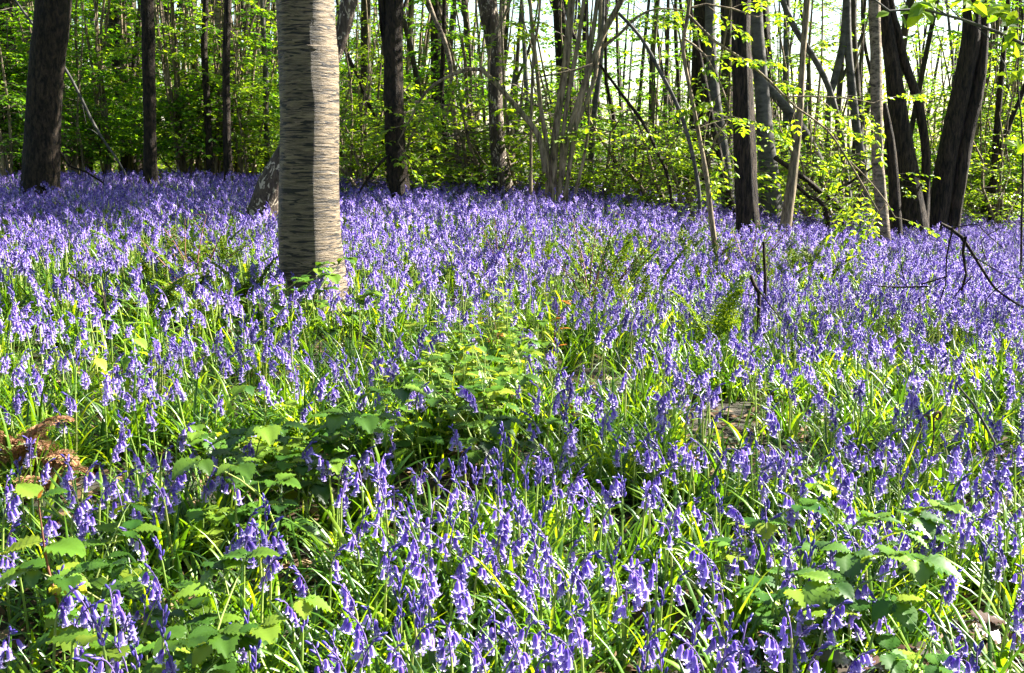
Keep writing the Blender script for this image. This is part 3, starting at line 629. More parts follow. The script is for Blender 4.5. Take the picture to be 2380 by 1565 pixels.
def bud_mesh():
    mb = MB(); S = 6; V, T = [], []
    for z, r in [(0, .001), (-.003, .0023), (-.008, .0028), (-.012, .0022), (-.015, .0003)]:
        for k in range(S): a = 2 * PI * k / S; V.append((r * math.cos(a), r * math.sin(a), z)); T.append(0)
    mb.add(V, [[(i * S + k, i * S + (k + 1) % S, (i + 1) * S + (k + 1) % S, (i + 1) * S + k) for i in range(4) for k in range(S)]], 0, T)
    return mb
BELLS = [bell_mesh(k, i) for i, k in enumerate((.6, 1.0, 1.4))]; BUD = bud_mesh()
ME_BELL = [b.mesh('bell', [M_BELL]) for b in BELLS]; ME_BUD = BUD.mesh('bud', [M_BUD])
def blade(mb, p, a, L, wd, lean, curl, rg, mat=0, segs=7):
    """one strap leaf of a bluebell, folded along its midrib"""
    out = Vector((math.cos(a), math.sin(a), 0)); sd = Vector((-math.sin(a), math.cos(a), 0)); V = []; c = p.copy(); th = lean; tw = rg.uniform(-.5, .5)
    for i in range(segs + 1):
        f = i / segs; w_ = wd * (.55 + .9 * f if f < .35 else .87 * (1 - ((f - .35) / .65) ** 2.2)) + .0004
        ss = Quaternion(out, tw * f) @ sd
        up = ss.cross(out * math.sin(th) + Vector((0, 0, 1)) * math.cos(th))
        V += [c + ss * w_, c + up * (-w_ * .45), c - ss * w_]
        c = c + (out * math.sin(th) + Vector((0, 0, 1)) * math.cos(th)) * (L / segs); th += curl / segs * (0.4 + 1.3 * f)
    mb.add(V, [[(3 * i + k, 3 * i + k + 1, 3 * i + k + 4, 3 * i + k + 3) for i in range(segs) for k in range(2)]], mat)
def bluebell_plan(i, kind):
    rg = random.Random(500 + i); H = rg.uniform(.27, .36); nb = {'full': rg.randint(7, 10), 'half': rg.randint(4, 7), 'few': rg.randint(2, 4), 'bud': 0}[kind]
    nod = {'full': .9, 'half': .7, 'few': 1.0, 'bud': .12}[kind]
    P = [Vector((0, 0, -.02))]; p = P[0].copy(); th = rg.uniform(0, .06); Lh = .085 if kind != 'bud' else .06; side = rg.uniform(-.04, .04)
    for k in range(5): p = p + Vector((math.sin(th), side, math.cos(th))) * ((H - Lh) / 5); P.append(p.copy()); th += .015
    i0 = len(P) - 1
    for k in range(5): th += nod / 5 * (.5 + .3 * k); p = p + Vector((math.sin(th), side, math.cos(th))) * (Lh / 5); P.append(p.copy())
    head = []
    def on(f): t = f * 5; j = min(4, int(t)); return P[i0 + j].lerp(P[i0 + j + 1], t - j)
    nbud = {'full': 2, 'half': 4, 'few': 2, 'bud': 9}[kind]; tot = nb + nbud
    for k in range(tot):
        f = (k + .3) / tot; q = on(f); az = rg.uniform(-1.25, 1.25) if kind != 'bud' else rg.uniform(-PI, PI)
        bud = k >= nb
        out = Vector((math.cos(az), math.sin(az), 0)); pl = rg.uniform(.008, .017) * (1 - .35 * f) * (.45 if bud else 1.2)
        tip = q + out * pl + Vector((0, 0, .006 - .003 * k / tot)); 
        if bud:
            dn = -(Vector((0, 0, 1)) * (1.0 if kind == 'bud' else .1) + out * rg.uniform(.3, .8) + (P[-1] - P[-2]).normalized() * .5).normalized()
        else: dn = (Vector((0, 0, 1)) - out * rg.uniform(.02, .5) + jit(rg, .16)).normalized()
        rot = dn.to_track_quat('Z', 'Y').to_matrix().to_4x4()
        s = rg.uniform(.95, 1.2) * (.95 if bud else 1.12); M = Matrix.Translation(tip) @ rot @ Matrix.Rotation(rg.uniform(0, 6), 4, 'Z') @ Matrix.Scale(s, 4)
        head.append((bud, rg.randrange(3), M, q, tip, out))
    hc = on(.45)
    return dict(P=P, i0=i0, head=head, H=H, hc=hc, kind=kind, rg=rg)
KINDS_ = ['full', 'full', 'full', 'half', 'half', 'half', 'few', 'few', 'bud', 'bud', 'full', 'half']
PLANS = [bluebell_plan(i, k) for i, k in enumerate(KINDS_)]
def stem_mb(pl):
    mb = MB(); P = pl['P']; n = len(P)
    tube(mb, P[:pl['i0'] + 2], [.0030] * pl['i0'] + [.0025, .002], 5, .5, mat=0, cap=False)
    tube(mb, P[pl['i0'] + 1:], [.0016] * (n - pl['i0'] - 2) + [.0008], 4, .5, mat=1)
    for bud, bi, M, q, tip, out in pl['head']:
        tube(mb, [q, (q + tip) / 2 + Vector((0, 0, .004)), tip], [.0008, .0007, .0008], 3, .5, mat=1, cap=False)
        mb.add([q, q + out * .003 + Vector((.0008, 0, .012)), q + Vector((0, 0, .003))], [[(0, 1, 2)]], 1)
    return mb
def xf(mbsrc, M):
    v = np.concatenate(mbsrc.v); A = np.array(M); return v @ A[:3, :3].T + A[:3, 3]
def append(dst, src, M, mat):
    v = xf(src, M); fs = {}
    for (k, m), fl in src.f.items():
        dst.f.setdefault((k, mat), []).extend([f + dst.n for f in fl])
    dst.v.append(v); dst.tip.append(np.concatenate(src.tip)); dst.n += len(v)
PROTO = bpy.data.collections.new('bluebell_variants')
PLAN_MB = []
for i, pl in enumerate(PLANS):
    mb = stem_mb(pl)
    for bud, bi, M, q, tip, out in pl['head']: append(mb, BUD if bud else BELLS[bi], M, 3 if bud else 2)
    o = bpy.data.objects.new('bluebell_form_%02d' % i, mb.mesh('bluebell', [M_STEM, M_PED, M_BELL, M_BUD])); PROTO.objects.link(o)
def tuft(i, nl, Lr, wd, mat):
    rg = random.Random(900 + i); mb = MB()
    for k in range(nl):
        blade(mb, Vector((rg.uniform(-.02, .02), rg.uniform(-.02, .02), -.01)), rg.uniform(0, 2 * PI), rg.uniform(*Lr), wd * rg.uniform(.7, 1.3), rg.uniform(.1, .7), rg.uniform(.5, 1.7), rg)
    return mb.mesh('tuft', [mat])
PT = bpy.data.collections.new('leaf_tufts')
for i in range(8):
    o = bpy.data.objects.new('tuft_form_%d' % i, tuft(i, [7, 9, 6, 8, 10, 7, 12, 9][i], [(.16, .30), (.14, .26), (.2, .34), (.12, .22)][i % 4], (.0066 if i < 6 else .004), M_BLADE)); PT.objects.link(o)

def scatter(name, P, rot, scl, idx, coll, label, cat, kind='stuff'):
    me = bpy.data.meshes.new(name); P = np.array(P, dtype=np.float32)
    me.vertices.add(len(P)); me.vertices.foreach_set('co', P.ravel())
    a = me.attributes.new('rot', 'FLOAT_VECTOR', 'POINT'); a.data.foreach_set('vector', np.array(rot, dtype=np.float32).ravel())
    a = me.attributes.new('scl', 'FLOAT', 'POINT'); a.data.foreach_set('value', np.array(scl, dtype=np.float32))
    a = me.attributes.new('idx', 'INT', 'POINT'); a.data.foreach_set('value', np.array(idx, dtype=np.int32))
    o = bpy.data.objects.new(name, me); COL.objects.link(o)
    ng = bpy.data.node_groups.new(name, 'GeometryNodeTree')
    ng.interface.new_socket('Geometry', in_out='INPUT', socket_type='NodeSocketGeometry'); ng.interface.new_socket('Geometry', in_out='OUTPUT', socket_type='NodeSocketGeometry')
    gi = ng.nodes.new('NodeGroupInput'); go = ng.nodes.new('NodeGroupOutput'); ip = ng.nodes.new('GeometryNodeInstanceOnPoints')
    ci = ng.nodes.new('GeometryNodeCollectionInfo'); ci.inputs['Collection'].default_value = coll; ci.inputs['Separate Children'].default_value = True; ci.inputs['Reset Children'].default_value = True
    def na(nm, t): n = ng.nodes.new('GeometryNodeInputNamedAttribute'); n.data_type = t; n.inputs['Name'].default_value = nm; return n.outputs['Attribute']
    ip.inputs['Pick Instance'].default_value = True
    L = ng.links; L.new(gi.outputs[0], ip.inputs['Points']); L.new(ci.outputs[0], ip.inputs['Instance'])
    L.new(na('idx', 'INT'), ip.inputs['Instance Index']); L.new(na('rot', 'FLOAT_VECTOR'), ip.inputs['Rotation']); L.new(na('scl', 'FLOAT'), ip.inputs['Scale'])
    L.new(ip.outputs[0], go.inputs[0])
    md = o.modifiers.new('scatter', 'NODES'); md.node_group = ng
    return tag(o, label, cat, kind=kind)

# heads one can tell apart near the camera: pixel lists from three enlarged crops; b marks a bud spike
C7 = "40,270 50,400 60,620 100,810 210,30 130,170b 490,170 590,200 510,300 520,450 600,500 530,600 720,190 770,250 715,320 880,230 910,300 830,350 930,440 1130,60 1070,60 930,70 1150,200 1200,250 1110,310 1160,350 1370,60 1430,260 1510,200 1620,270 1660,590 1780,600 1840,450b 1850,620 1850,860 1890,730 1580,700 1700,680 1670,540 1720,520 960,640 1110,740b 1100,950 1120,1000 410,950b 420,1090 540,1200 600,1120 570,1350 590,1390 540,1380 640,1200b 500,1220 700,1320b 870,1230 1000,1130 780,1100 880,1190 800,1330 760,1390 660,1530 760,1510 860,1480 950,1480b 1130,1260b 1190,1510 1720,1220b 1680,1310 1770,1490b 2000,1110 2040,1130 2100,1210b 2110,930 2230,1520 2290,1520 2330,1440 60,1340 330,550 2310,780 2100,50 1000,220 1090,400 1490,30 2260,120 300,150"
C8 = "240,80 280,160 150,210 110,240 290,240 300,310 380,360 300,420 480,410 540,470 460,530 640,460 580,580 510,560 690,200b 720,170b 790,180b 870,150b 840,80 940,220b 840,300 930,330 790,350 1110,120b 1090,220 1100,290b 1110,350 1200,370b 1120,470 1130,540 1100,640 1290,250b 1380,220b 1350,250 1400,60 1400,120 1470,80 1480,220 1560,170 1650,200 1600,290 1500,310 1620,390 1720,380 1740,290 1820,290 1890,270 1960,300b 1840,480 1300,440 1350,470 1400,490b 1240,480b 1260,600 1350,610b 1390,590 1450,670 1280,620 1370,720 1450,770 1530,760 1600,730 1700,790 1640,870 1380,900 1460,960 1450,1040 1360,1070 1260,940 1560,900 1720,1000 1340,830 1190,700 1060,720 1100,810 980,640 980,830 1010,830 760,490b 780,600 830,640 720,660 790,560 930,510b 540,690 520,740 150,540 200,540 110,640 300,590 310,750 340,830 600,680 620,760 640,800b 610,880 620,970 620,1060 420,970b 430,1020 80,1040 850,970 880,1040 850,1070 820,840 510,1110b 430,1140b 560,1200b 220,1180 170,1290 210,1310 550,1300 400,1300b 180,1440 180,1510 380,1410 450,1430 450,1500 500,1530 660,1310 770,1380 960,1310 980,1450 940,1500 1080,1260 1060,1330 1210,1190 1190,1240 1310,1260 1360,1220 1210,1370 1210,1440 1270,1370 1430,1290 1490,1280 1420,1360 1490,1400 1530,1450 1600,1410 1480,1520 1640,1180 1700,1150b 1630,1260 1660,1300 1260,1530 1370,1530 1910,760b 1900,870 2030,760 2100,780 2030,860 2080,850 2110,940 2180,950 2200,860 1990,1050 2240,1060b 2220,1130b 2330,950 2140,1250b 2120,1370 2110,1510b 2150,1500 2230,1500b 20,1420b 30,1530 2290,160 2300,190 2160,50 2230,40 2330,40 2150,290 2140,350 2230,410b 2310,500 2280,570 20,150 30,290 20,350"
C9 = "130,20 60,80 260,40 330,70 440,100 490,130 560,60 620,50 740,30 800,30 690,110 760,160 690,210 800,270 520,200 540,280 640,170b 1210,40 1270,60 1330,30 1380,60 1440,40 940,130 1040,90b 980,90 1080,160 1130,200 1090,250 1180,290 1150,340 1160,420 1320,250 1360,290 1480,150b 1400,200 1510,250b 1480,300 1520,360 210,310b 210,350 60,420 20,390 240,420b 190,530 240,500b 390,480 440,500 480,540 560,480b 560,560 370,560b 390,680 350,640 290,740 370,780 160,790 230,860 290,880 500,720 540,740 600,710 640,730 700,650 740,640 690,760 740,830 740,880 800,720b 800,840 860,780b 870,880 720,930 1010,790 760,400 910,540b 870,430 1050,680 1120,640 1170,680 1160,760 1200,730 1060,740 1170,820 1230,740 1240,560 1270,620 1300,560 1390,600 1390,650 1400,530 1450,500 1480,700 1480,630 1540,600 1570,550 1550,720 1410,780 1610,700 1640,750 1710,740b 1700,800 1620,480 1640,430 1700,380 1740,290 1720,460 1780,560 1800,660 1880,480 1900,640 1960,560 1940,430 2000,400 1870,280 2060,240 2180,170 2160,270 2180,340 2060,510 2120,450 2150,550 2130,600 2260,250 2280,470 2320,480 2310,640 2080,750b 2140,760 2190,690 2200,800 2190,840 1960,220 1850,60 1880,130 1980,50 1680,80 1620,150 2100,40 2270,60 2330,90 1810,960 1850,990 1880,930 1190,990 1180,910b 1140,1150 1380,1180 260,1020 230,1250 240,1300 300,1300b 190,1190b 800,1160 840,1220 730,1240 750,1260 690,1230 780,1350 850,1340 990,1190 1010,1200 1060,1210 880,1470 860,1500 910,1440 60,1330b 90,1210b 100,1460 20,1340 400,1350 430,1380 330,1390 270,1440 300,1460 240,1520 370,1440 640,1370 1690,1190 1940,1340 1900,1500 1860,1520 2020,1500b 2290,1110 2290,1170 2320,1230 2340,900 1150,1510"
HEADS = []
for s, x0 in ((C7, 0), (C8, 788), (C9, 1592)):
    for t in s.split():
        b = t.endswith('b'); x, y = t.rstrip('b').split(','); 
        q = (x0 + .3356 * float(x), 1039.4 + .3356 * float(y), b); lim = 20 if q[1] < 1250 else 28
        if all((q[0] - h[0]) ** 2 + (q[1] - h[1]) ** 2 > lim ** 2 for h in HEADS): HEADS.append(q)
rg = random.Random(77)
FULLK = [i for i, k in enumerate(KINDS_) if k == 'full']; HALF = [i for i, k in enumerate(KINDS_) if k in ('half', 'few')]; BUDK = [i for i, k in enumerate(KINDS_) if k == 'bud']
near = []
for (x, y, b) in HEADS:
    i = rg.choice(BUDK) if b else rg.choice(FULLK * 2 + HALF * 3)
    s = rg.uniform(.9, 1.1); pl = PLANS[i]; hc = pl['hc'] * s; p = hit(x, y, hc.z); rz = rg.uniform(0, 2 * PI)
    off = Matrix.Rotation(rz, 3, 'Z') @ hc
    bx, by = p.x - off.x, p.y - off.y
    near.append((p.y, i, s, rz, bx, by, ground(bx, by)))
near.sort(key=lambda t: t[0])
IND, REST = near[:300], near[300:]
LEAFME = []
for k in range(5):
    mb = MB(); blade(mb, Vector((0, 0, -.01)), 0, [.24, .28, .20, .31, .26][k], .0055, [.35, .2, .55, .3, .5][k], [1.2, .9, 1.0, 1.5, .7][k], random.Random(k)); LEAFME.append(mb.mesh('leaf', [M_BLADE]))
STEMME = [stem_mb(pl).mesh('stem', [M_STEM, M_PED]) for pl in PLANS]
LB = {'full': ('bluebell with a full one sided head of open bells in the foreground', 'full headed bluebells in the foreground'),
      'half': ('bluebell with open lower bells and dark buds at its tip in the foreground', 'half open bluebells in the foreground'),
      'few': ('bluebell with only a few nodding bells in the foreground', 'sparse headed bluebells in the foreground'),
      'bud': ('bluebell still in a tight dark upright bud spike in the foreground', 'budding bluebells in the foreground')}
def part(name, me, par, M=None):
    o = bpy.data.objects.new(name, me); COL.objects.link(o); o.parent = par
    if M is not None: o.matrix_local = M
    return o
for (yy, i, s, rz, bx, by, bz) in IND:
    pl = PLANS[i]; lab, gr = LB[pl['kind']]
    e = empty('bluebell', (bx, by, bz), lab, 'bluebell', gr, rz); e.scale = (s,) * 3
    part('stem', STEMME[i], e)
    for bud, bi, M, q, tip, out in pl['head']: part('bud' if bud else 'bell', ME_BUD if bud else ME_BELL[bi], e, M)
    for k in range(rg.randint(2, 4)):
        part('leaf', rg.choice(LEAFME), e, Matrix.Rotation(rg.uniform(0, 6.28), 4, 'Z') @ Matrix.Scale(rg.uniform(.8, 1.15), 4))
print('bluebell objects', len(sc.objects))

# density of flowers over the field, thinner where nettles, brambles and ferns grow
THIN = [(1130, 830, 190, 110, .85), (1060, 960, 130, 60, .9), (640, 1080, 120, 110, .9), (430, 560, 170, 60, .6), (470, 900, 60, 40, .6), (760, 700, 100, 35, .6), (100, 860, 80, 60, .3),
        (1280, 560, 120, 30, .5), (1620, 560, 90, 50, .4), (1880, 620, 120, 30, .5), (2050, 610, 90, 25, .3), (1720, 1000, 160, 60, .55), (2000, 980, 120, 50, .6), (250, 1000, 160, 60, .5), (480, 1000, 140, 60, .5)]
def dens(px, py):
    d = 1.0
    for x, y, a, b, k in THIN:
        q = ((px - x) / a) ** 2 + ((py - y) / b) ** 2
        if q < 4: d *= 1 - k * math.exp(-q)
    return d
P_, R_, S_, I_ = [], [], [], []
for (yy, i, s, rz, bx, by, bz) in REST: P_.append((bx, by, bz)); R_.append((0, 0, rz)); S_.append(s); I_.append(i)
NB = 0
for k in range(68000):
    y = math.sqrt(rg.uniform(1.2 ** 2, 15.2 ** 2)); x = rg.uniform(-1, 1) * (.52 * y + 1.5)
    if y > crest(x, y) + 1.2: continue
    g = ground(x, y); px, py, z = project(Vector((x, y, g + .28)))
    inside = -20 < px < 2400 and py < 1600
    if inside and py > 1045: continue                    # drawn from the photograph already
    cl = .52 + .75 * noise.noise(Vector((x * 1.9, y * 1.9, 1))) + .55 * noise.noise(Vector((x * 7, y * 7, 5)))
    dn = (dens(px, py) if inside else .7) * (.08 + 1.4 * max(0, min(1, cl)))
    if rg.random() > dn * (.25 + .35 * sstep(4.5, 9, y)): continue
    P_.append((x, y, g)); R_.append((rg.gauss(0, .09), rg.gauss(0, .09), rg.uniform(0, 6.28))); S_.append(rg.uniform(.72, 1.15))
    I_.append(rg.choices(range(12), [3, 3, 3, 2, 2, 2, 1.2, 1.2, .5, .5, 3, 2])[0]); NB += 1
print('bluebells scattered', NB)
scatter('bluebell_carpet', P_, R_, S_, I_, PROTO, 'carpet of countless violet blue bluebells filling the woodland floor to the trees', 'bluebells')
P_, R_, S_, I_ = [], [], [], []
GAPS = [(hit(a, b_, .12), w_) for a, b_, w_ in [(1010, 1065, .16), (1060, 1100, .12), (1170, 890, .22), (500, 915, .15), (745, 800, .16), (1540, 1350, .12), (1590, 1420, .10), (180, 1500, .12), (1950, 1010, .20), (2080, 1020, .16), (720, 665, .25), (1340, 660, .22), (2000, 1500, .12), (2130, 1500, .12), (330, 840, .15), (610, 1470, .10), (880, 1180, .12), (1290, 1180, .10), (1480, 1130, .10), (1700, 1250, .12), (1200, 1000, .2), (560, 1240, .11), (60, 1130, .13), (420, 1330, .10), (1860, 1490, .12), (2310, 1480, .10), (1640, 730, .14), (900, 620, .14), (560, 760, .2), (1400, 860, .18), (1760, 900, .12), (1080, 1480, .08), (760, 1380, .09)]]
GAPS = [(g_.x, g_.y, w_) for g_, w_ in GAPS if g_]
def in_gap(x, y): return any(((x - a) / 1.5) ** 2 + (y - b_) ** 2 < w_ * w_ for a, b_, w_ in GAPS)
for k in range(32000):
    y = math.sqrt(rg.uniform(.9 ** 2, 15.5 ** 2)); x = rg.uniform(-1, 1) * (.52 * y + 1.8)
    if y > crest(x, y) + 1.5: continue
    if rg.random() > (1.0 if y < 6 else .55): continue
    if in_gap(x, y) and rg.random() < .7: continue
    c = noise.noise(Vector((x * 1.9, y * 1.9, 11)))
    if y < 9 and c < -.2 and rg.random() < .85: continue
    P_.append((x, y, ground(x, y))); R_.append((rg.gauss(0, .12), rg.gauss(0, .12), rg.uniform(0, 6.28))); S_.append(rg.uniform(.6, 1.15)); I_.append(rg.randrange(8))
for k in range(2300):                                     # denser close to the camera
    y = math.sqrt(rg.uniform(1.2, 4.2 ** 2)); x = rg.uniform(-1, 1) * (.5 * y + .5)
    if noise.noise(Vector((x * 1.9, y * 1.9, 11))) < -.1 or in_gap(x, y): continue
    P_.append((x, y, ground(x, y))); R_.append((rg.gauss(0, .2), rg.gauss(0, .2), rg.uniform(0, 6.28))); S_.append(rg.uniform(.7, 1.2)); I_.append(rg.randrange(8))
print('tufts', len(P_))
scatter('grass', P_, R_, S_, I_, PT, 'glossy strap leaves and grass growing densely beneath the bluebells', 'grass')
# dead leaves on the soil
lv = Leaves()
for k in range(9000):
    y = math.sqrt(rg.uniform(1, 14 ** 2)) if k % 2 else rg.uniform(1.2, 5); x = rg.uniform(-.6, .6) * y
    lv.add((x, y, ground(x, y) + .012), (rg.uniform(-1, 1), rg.uniform(-1, 1), rg.uniform(-.2, .3)), (rg.uniform(-.4, .4), rg.uniform(-.4, .4), 1), rg.uniform(.03, .07))
mb = MB(); lv.flush(mb, wid=1.3); tag(mb.build('leaf_litter', M_LITTER, smooth=False), 'brown dead leaves lying on the soil between stems', 'leaf litter', kind='stuff')

# ------------------------------------------------------------------ nettles, brambles, ferns
def broadleaf(mb, L, wd, mat=0, fold=.35, teeth=7, arch=.5):
    """toothed oval leaf with pleated veins growing along +X"""
    nx, ny = teeth * 2, 3; V = []
    for i in range(nx + 1):
        f = i / nx; w_ = wd * (math.sin(PI * min(1, f * 1.02) ** .72) ** .85 if 0 < f < 1 else 0) * (1 + (.10 if i % 2 else -.05)); z0 = -arch * L * f * f * .6
        for j in range(-ny, ny + 1):
            t = j / ny; ple = .13 * wd * math.cos(PI * (i - abs(t) * 2.2)) * abs(t) ** .5
            V.append((L * f - abs(t) * -.08 * L * (1 - f), w_ * t * (1 - .1 * fold), z0 + fold * w_ * abs(t) ** 1.2 * .8 - fold * w_ * t * t * .5 + ple))
    m = 2 * ny + 1
    mb.add(V, [[(i * m + j, (i + 1) * m + j, (i + 1) * m + j + 1, i * m + j + 1) for i in range(nx) for j in range(m - 1)]], mat)
def leaf_me(name, L, wd, m, **kw): mb = MB(); broadleaf(mb, L, wd, **kw); return mb.mesh(name, [m])
NL = leaf_me('leaf', .055, .018, M_NETTLE, arch=.5); BLf = leaf_me('leaf', .06, .024, M_BRAM, arch=.45)
BLd = leaf_me('leaf', .075, .034, M_BRAMD, arch=.6, fold=.2); YL = leaf_me('leaf', .065, .03, M_YELLOW, arch=.3); OL = leaf_me('leaf', .04, .011, M_ORANGE, arch=.2); GL = leaf_me('leaf', .075, .033, M_BRAM, arch=.4); DL = leaf_me('leaf', .07, .03, M_BRAMG, arch=.6, fold=.6)
def lm(p, az, pitch, s): return Matrix.Translation(p) @ Matrix.Rotation(az, 4, 'Z') @ Matrix.Rotation(-pitch, 4, 'Y') @ Matrix.Scale(s, 4)
def nettle(i, label, topme=None):
    rg = random.Random(700 + i); e = empty('nettle', (0, 0, 0), label, 'nettle'); H = rg.uniform(.26, .36)
    P = [Vector((0, 0, -.02)), Vector((rg.uniform(-.02, .02), rg.uniform(-.02, .02), H * .5)), Vector((rg.uniform(-.04, .04), rg.uniform(-.04, .04), H))]
    mb = MB(); tube(mb, P, [.0025, .002, .0012], 5, .08); part('stem', mb.mesh('stem', [M_STEM]), e)
    for k in range(7):
        f = .3 + .7 * k / 6; p = P[0].lerp(P[1], f * 2) if f < .5 else P[1].lerp(P[2], f * 2 - 1); a = k * PI / 2 + rg.uniform(-.2, .2); s = (1.25 - .8 * max(0, f - .45) / .55) * rg.uniform(.9, 1.1)
        for q in (0, PI): part('leaf', topme if (topme and k >= 4) else NL, e, lm(p, a + q, (rg.uniform(-.6, .1) + .9 * max(0, f - .6) / .4), s))
    index_kids(e); return e
def bramble(i, label, lme, stem=M_STEM, n=6, H=.3, lean=.5, sc_=1.0):
    rg = random.Random(750 + i); e = empty('bramble', (0, 0, 0), label, 'bramble'); a = rg.uniform(0, 6.28); d = Vector((math.cos(a), math.sin(a), 0))
    P = [Vector((0, 0, -.02)), d * H * lean * .3 + Vector((0, 0, H * .6)), d * H * lean + Vector((0, 0, H))]
    mb = MB(); tube(mb, P, [.003, .0025, .0015], 5, .08)
    PL, _ = catmull(P, [1, 1, 1], H / 12); LP = []
    for k in range(n):
        p = PL[min(len(PL) - 1, int(len(PL) * (.25 + .75 * (k + 1) / n)) - 1)]; b = rg.uniform(0, 6.28) if k < n - 1 else a; l = rg.uniform(.03, .06)
        t = p + Vector((math.cos(b) * l, math.sin(b) * l, l * .6)); tube(mb, [p, (p + t) / 2 + Vector((0, 0, .004)), t], [.0015, .0012, .001], 4, .1); LP.append((t, b))
    part('stem', mb.mesh('stem', [stem]), e)
    for t, b in LP:
        for q, s in ((0, 1.15), (1.35, .9), (-1.35, .9)): part('leaf', lme, e, lm(t, b + q, rg.uniform(-.35, .5), s * sc_ * rg.uniform(.85, 1.1)))
    index_kids(e); return e
def spot(px, py, h): p = hit(px, py, h); return (p.x, p.y, ground(p.x, p.y))
# central nettle patch
NT = [nettle(k, 'x') for k in range(3)]; first = set()
gl = 'fresh green nettle in the patch at the middle of the field'
ngr = 'nettles in the middle of the field'
for k in range(46):
    px, py = 1120 + rg.gauss(0, 100), 820 + rg.gauss(0, 58); i = k % 3; px = max(900, min(1340, px)); loc = spot(px, py, .24); s = rg.uniform(.8, 1.2)
    if i not in first: first.add(i); move(NT[i], loc, rg.uniform(0, 6), s); tag(NT[i], gl, None, ngr)
    else: dup(NT[i], loc, rg.uniform(0, 6), s, gl, ngr)
for (px, py, lab) in [(310, 775, 'large pale leaved nettle standing taller than the bluebells around it'), (240, 790, 'pale young nettle left of the tallest one')]:
    e = nettle(20 + int(px), lab); move(e, spot(px, py, .33), 1.0, 1.35); e['label'] = lab
for (px, py, lab, s) in [(1285, 715, 'copper tipped bramble shoot right of the nettle patch', 1.0), (1165, 722, 'copper tipped bramble shoot at the top of the nettle patch', .8)]:
    e = bramble(int(px), lab, OL, M_RUST, 4, .3, .15); move(e, spot(px, py, .29), 0.3, s)
# bramble patches
BT = [bramble(k, 'x', DL if k % 2 else BLf, n=6 + k % 2, H=.22 + .04 * k, lean=.7) for k in range(4)]; first = set()
GRP = [((655, 1075), (62, 62), 16, 'fresh green bramble shoot in the patch left of centre', 'brambles left of centre'), ((1060, 950), (110, 40), 14, 'bramble shoot just below the nettle patch', 'brambles below the nettle patch'),
       ((330, 1430), (240, 80), 9, 'low green bramble shoot in the lower left foreground', 'brambles in the lower left foreground'), ((1900, 1400), (130, 70), 9, 'green bramble shoot among the lower right bluebells', 'brambles among the lower right bluebells'), ((620, 700), (120, 30), 7, 'small bramble shoot below the foot of the banded trunk', 'brambles below the banded trunk')]
for (c, sg, n, lab, gr) in GRP:
    for k in range(n):
        px, py = c[0] + rg.gauss(0, sg[0] * .8), c[1] + rg.gauss(0, sg[1] * .8); py = min(py, 1540); i = k % 4; loc = spot(px, py, .2); s = rg.uniform(.75, 1.15)
        if i not in first: first.add(i); move(BT[i], loc, rg.uniform(0, 6), s); tag(BT[i], lab, None, gr)
        else: dup(BT[i], loc, rg.uniform(0, 6), s, lab, gr)
def twiggy(px, py, tips, label, seed):
    rg = random.Random(seed); h = hit(px, py, .1); d = h.y; g = ground(h.x, h.y); e = empty('twiggy_bush', (h.x, h.y, g), label, 'bush')
    mb = MB(); lv = Leaves(); b0 = Vector((h.x, h.y, g - .02))
    for tx, ty in tips:
        t = at(tx, ty, d + rg.uniform(-.3, .3)); m = b0.lerp(t, .5) + Vector((rg.uniform(-.03, .03), 0, .05)); P = [b0, m, t]
        tube(mb, P, [.005, .004, .0015], 5, .1, cap=False); Q, _ = catmull(P, [1, 1, 1], .035)
        for q in Q[len(Q) // 3:]:
            if rg.random() < .7:
                v = Vector((rg.uniform(-1, 1), rg.uniform(-1, 1), rg.uniform(-.1, .7))).normalized(); L = rg.uniform(.03, .11); tube(mb, [q, q + v * L], [.0015, .0008], 3, 1, cap=False)
                for _ in range(7): lv.add(q + v * L * rg.uniform(.3, 1.1) + jit(rg, .018), jit(rg, 1), jit(rg, 1) + Vector((0, 0, .8)), rg.uniform(.012, .026))
    mb.build('stem', M_RUST, e, (h.x, h.y, g)); fm = MB(); lv.flush(fm, 0, 1.3); fm.build('foliage', M_FERN, e, (h.x, h.y, g), smooth=False)
twiggy(1368, 700, [(1300, 545), (1330, 500), (1345, 560), (1389, 520), (1420, 560), (1440, 500), (1486, 532), (1530, 545), (1500, 590), (1290, 600)], 'fan of thin red brown stems with curly dark leaves right of centre', 1)
twiggy(1730, 650, [(1700, 530), (1660, 560), (1760, 520), (1800, 510), (1850, 515), (1820, 560)], 'fan of red brown leafy stems in front of the thick dark trunk', 2)
twiggy(1170, 640, [(1120, 530), (1150, 510), (1190, 520), (1230, 545), (1100, 570)], 'small dark leafy bush in the bluebells below the flaky birch', 3)
twiggy(450, 660, [(330, 560), (380, 530), (430, 510), (480, 500), (530, 520), (590, 560), (400, 580), (500, 570)], 'spreading feathery green bush left of the banded trunk', 4)
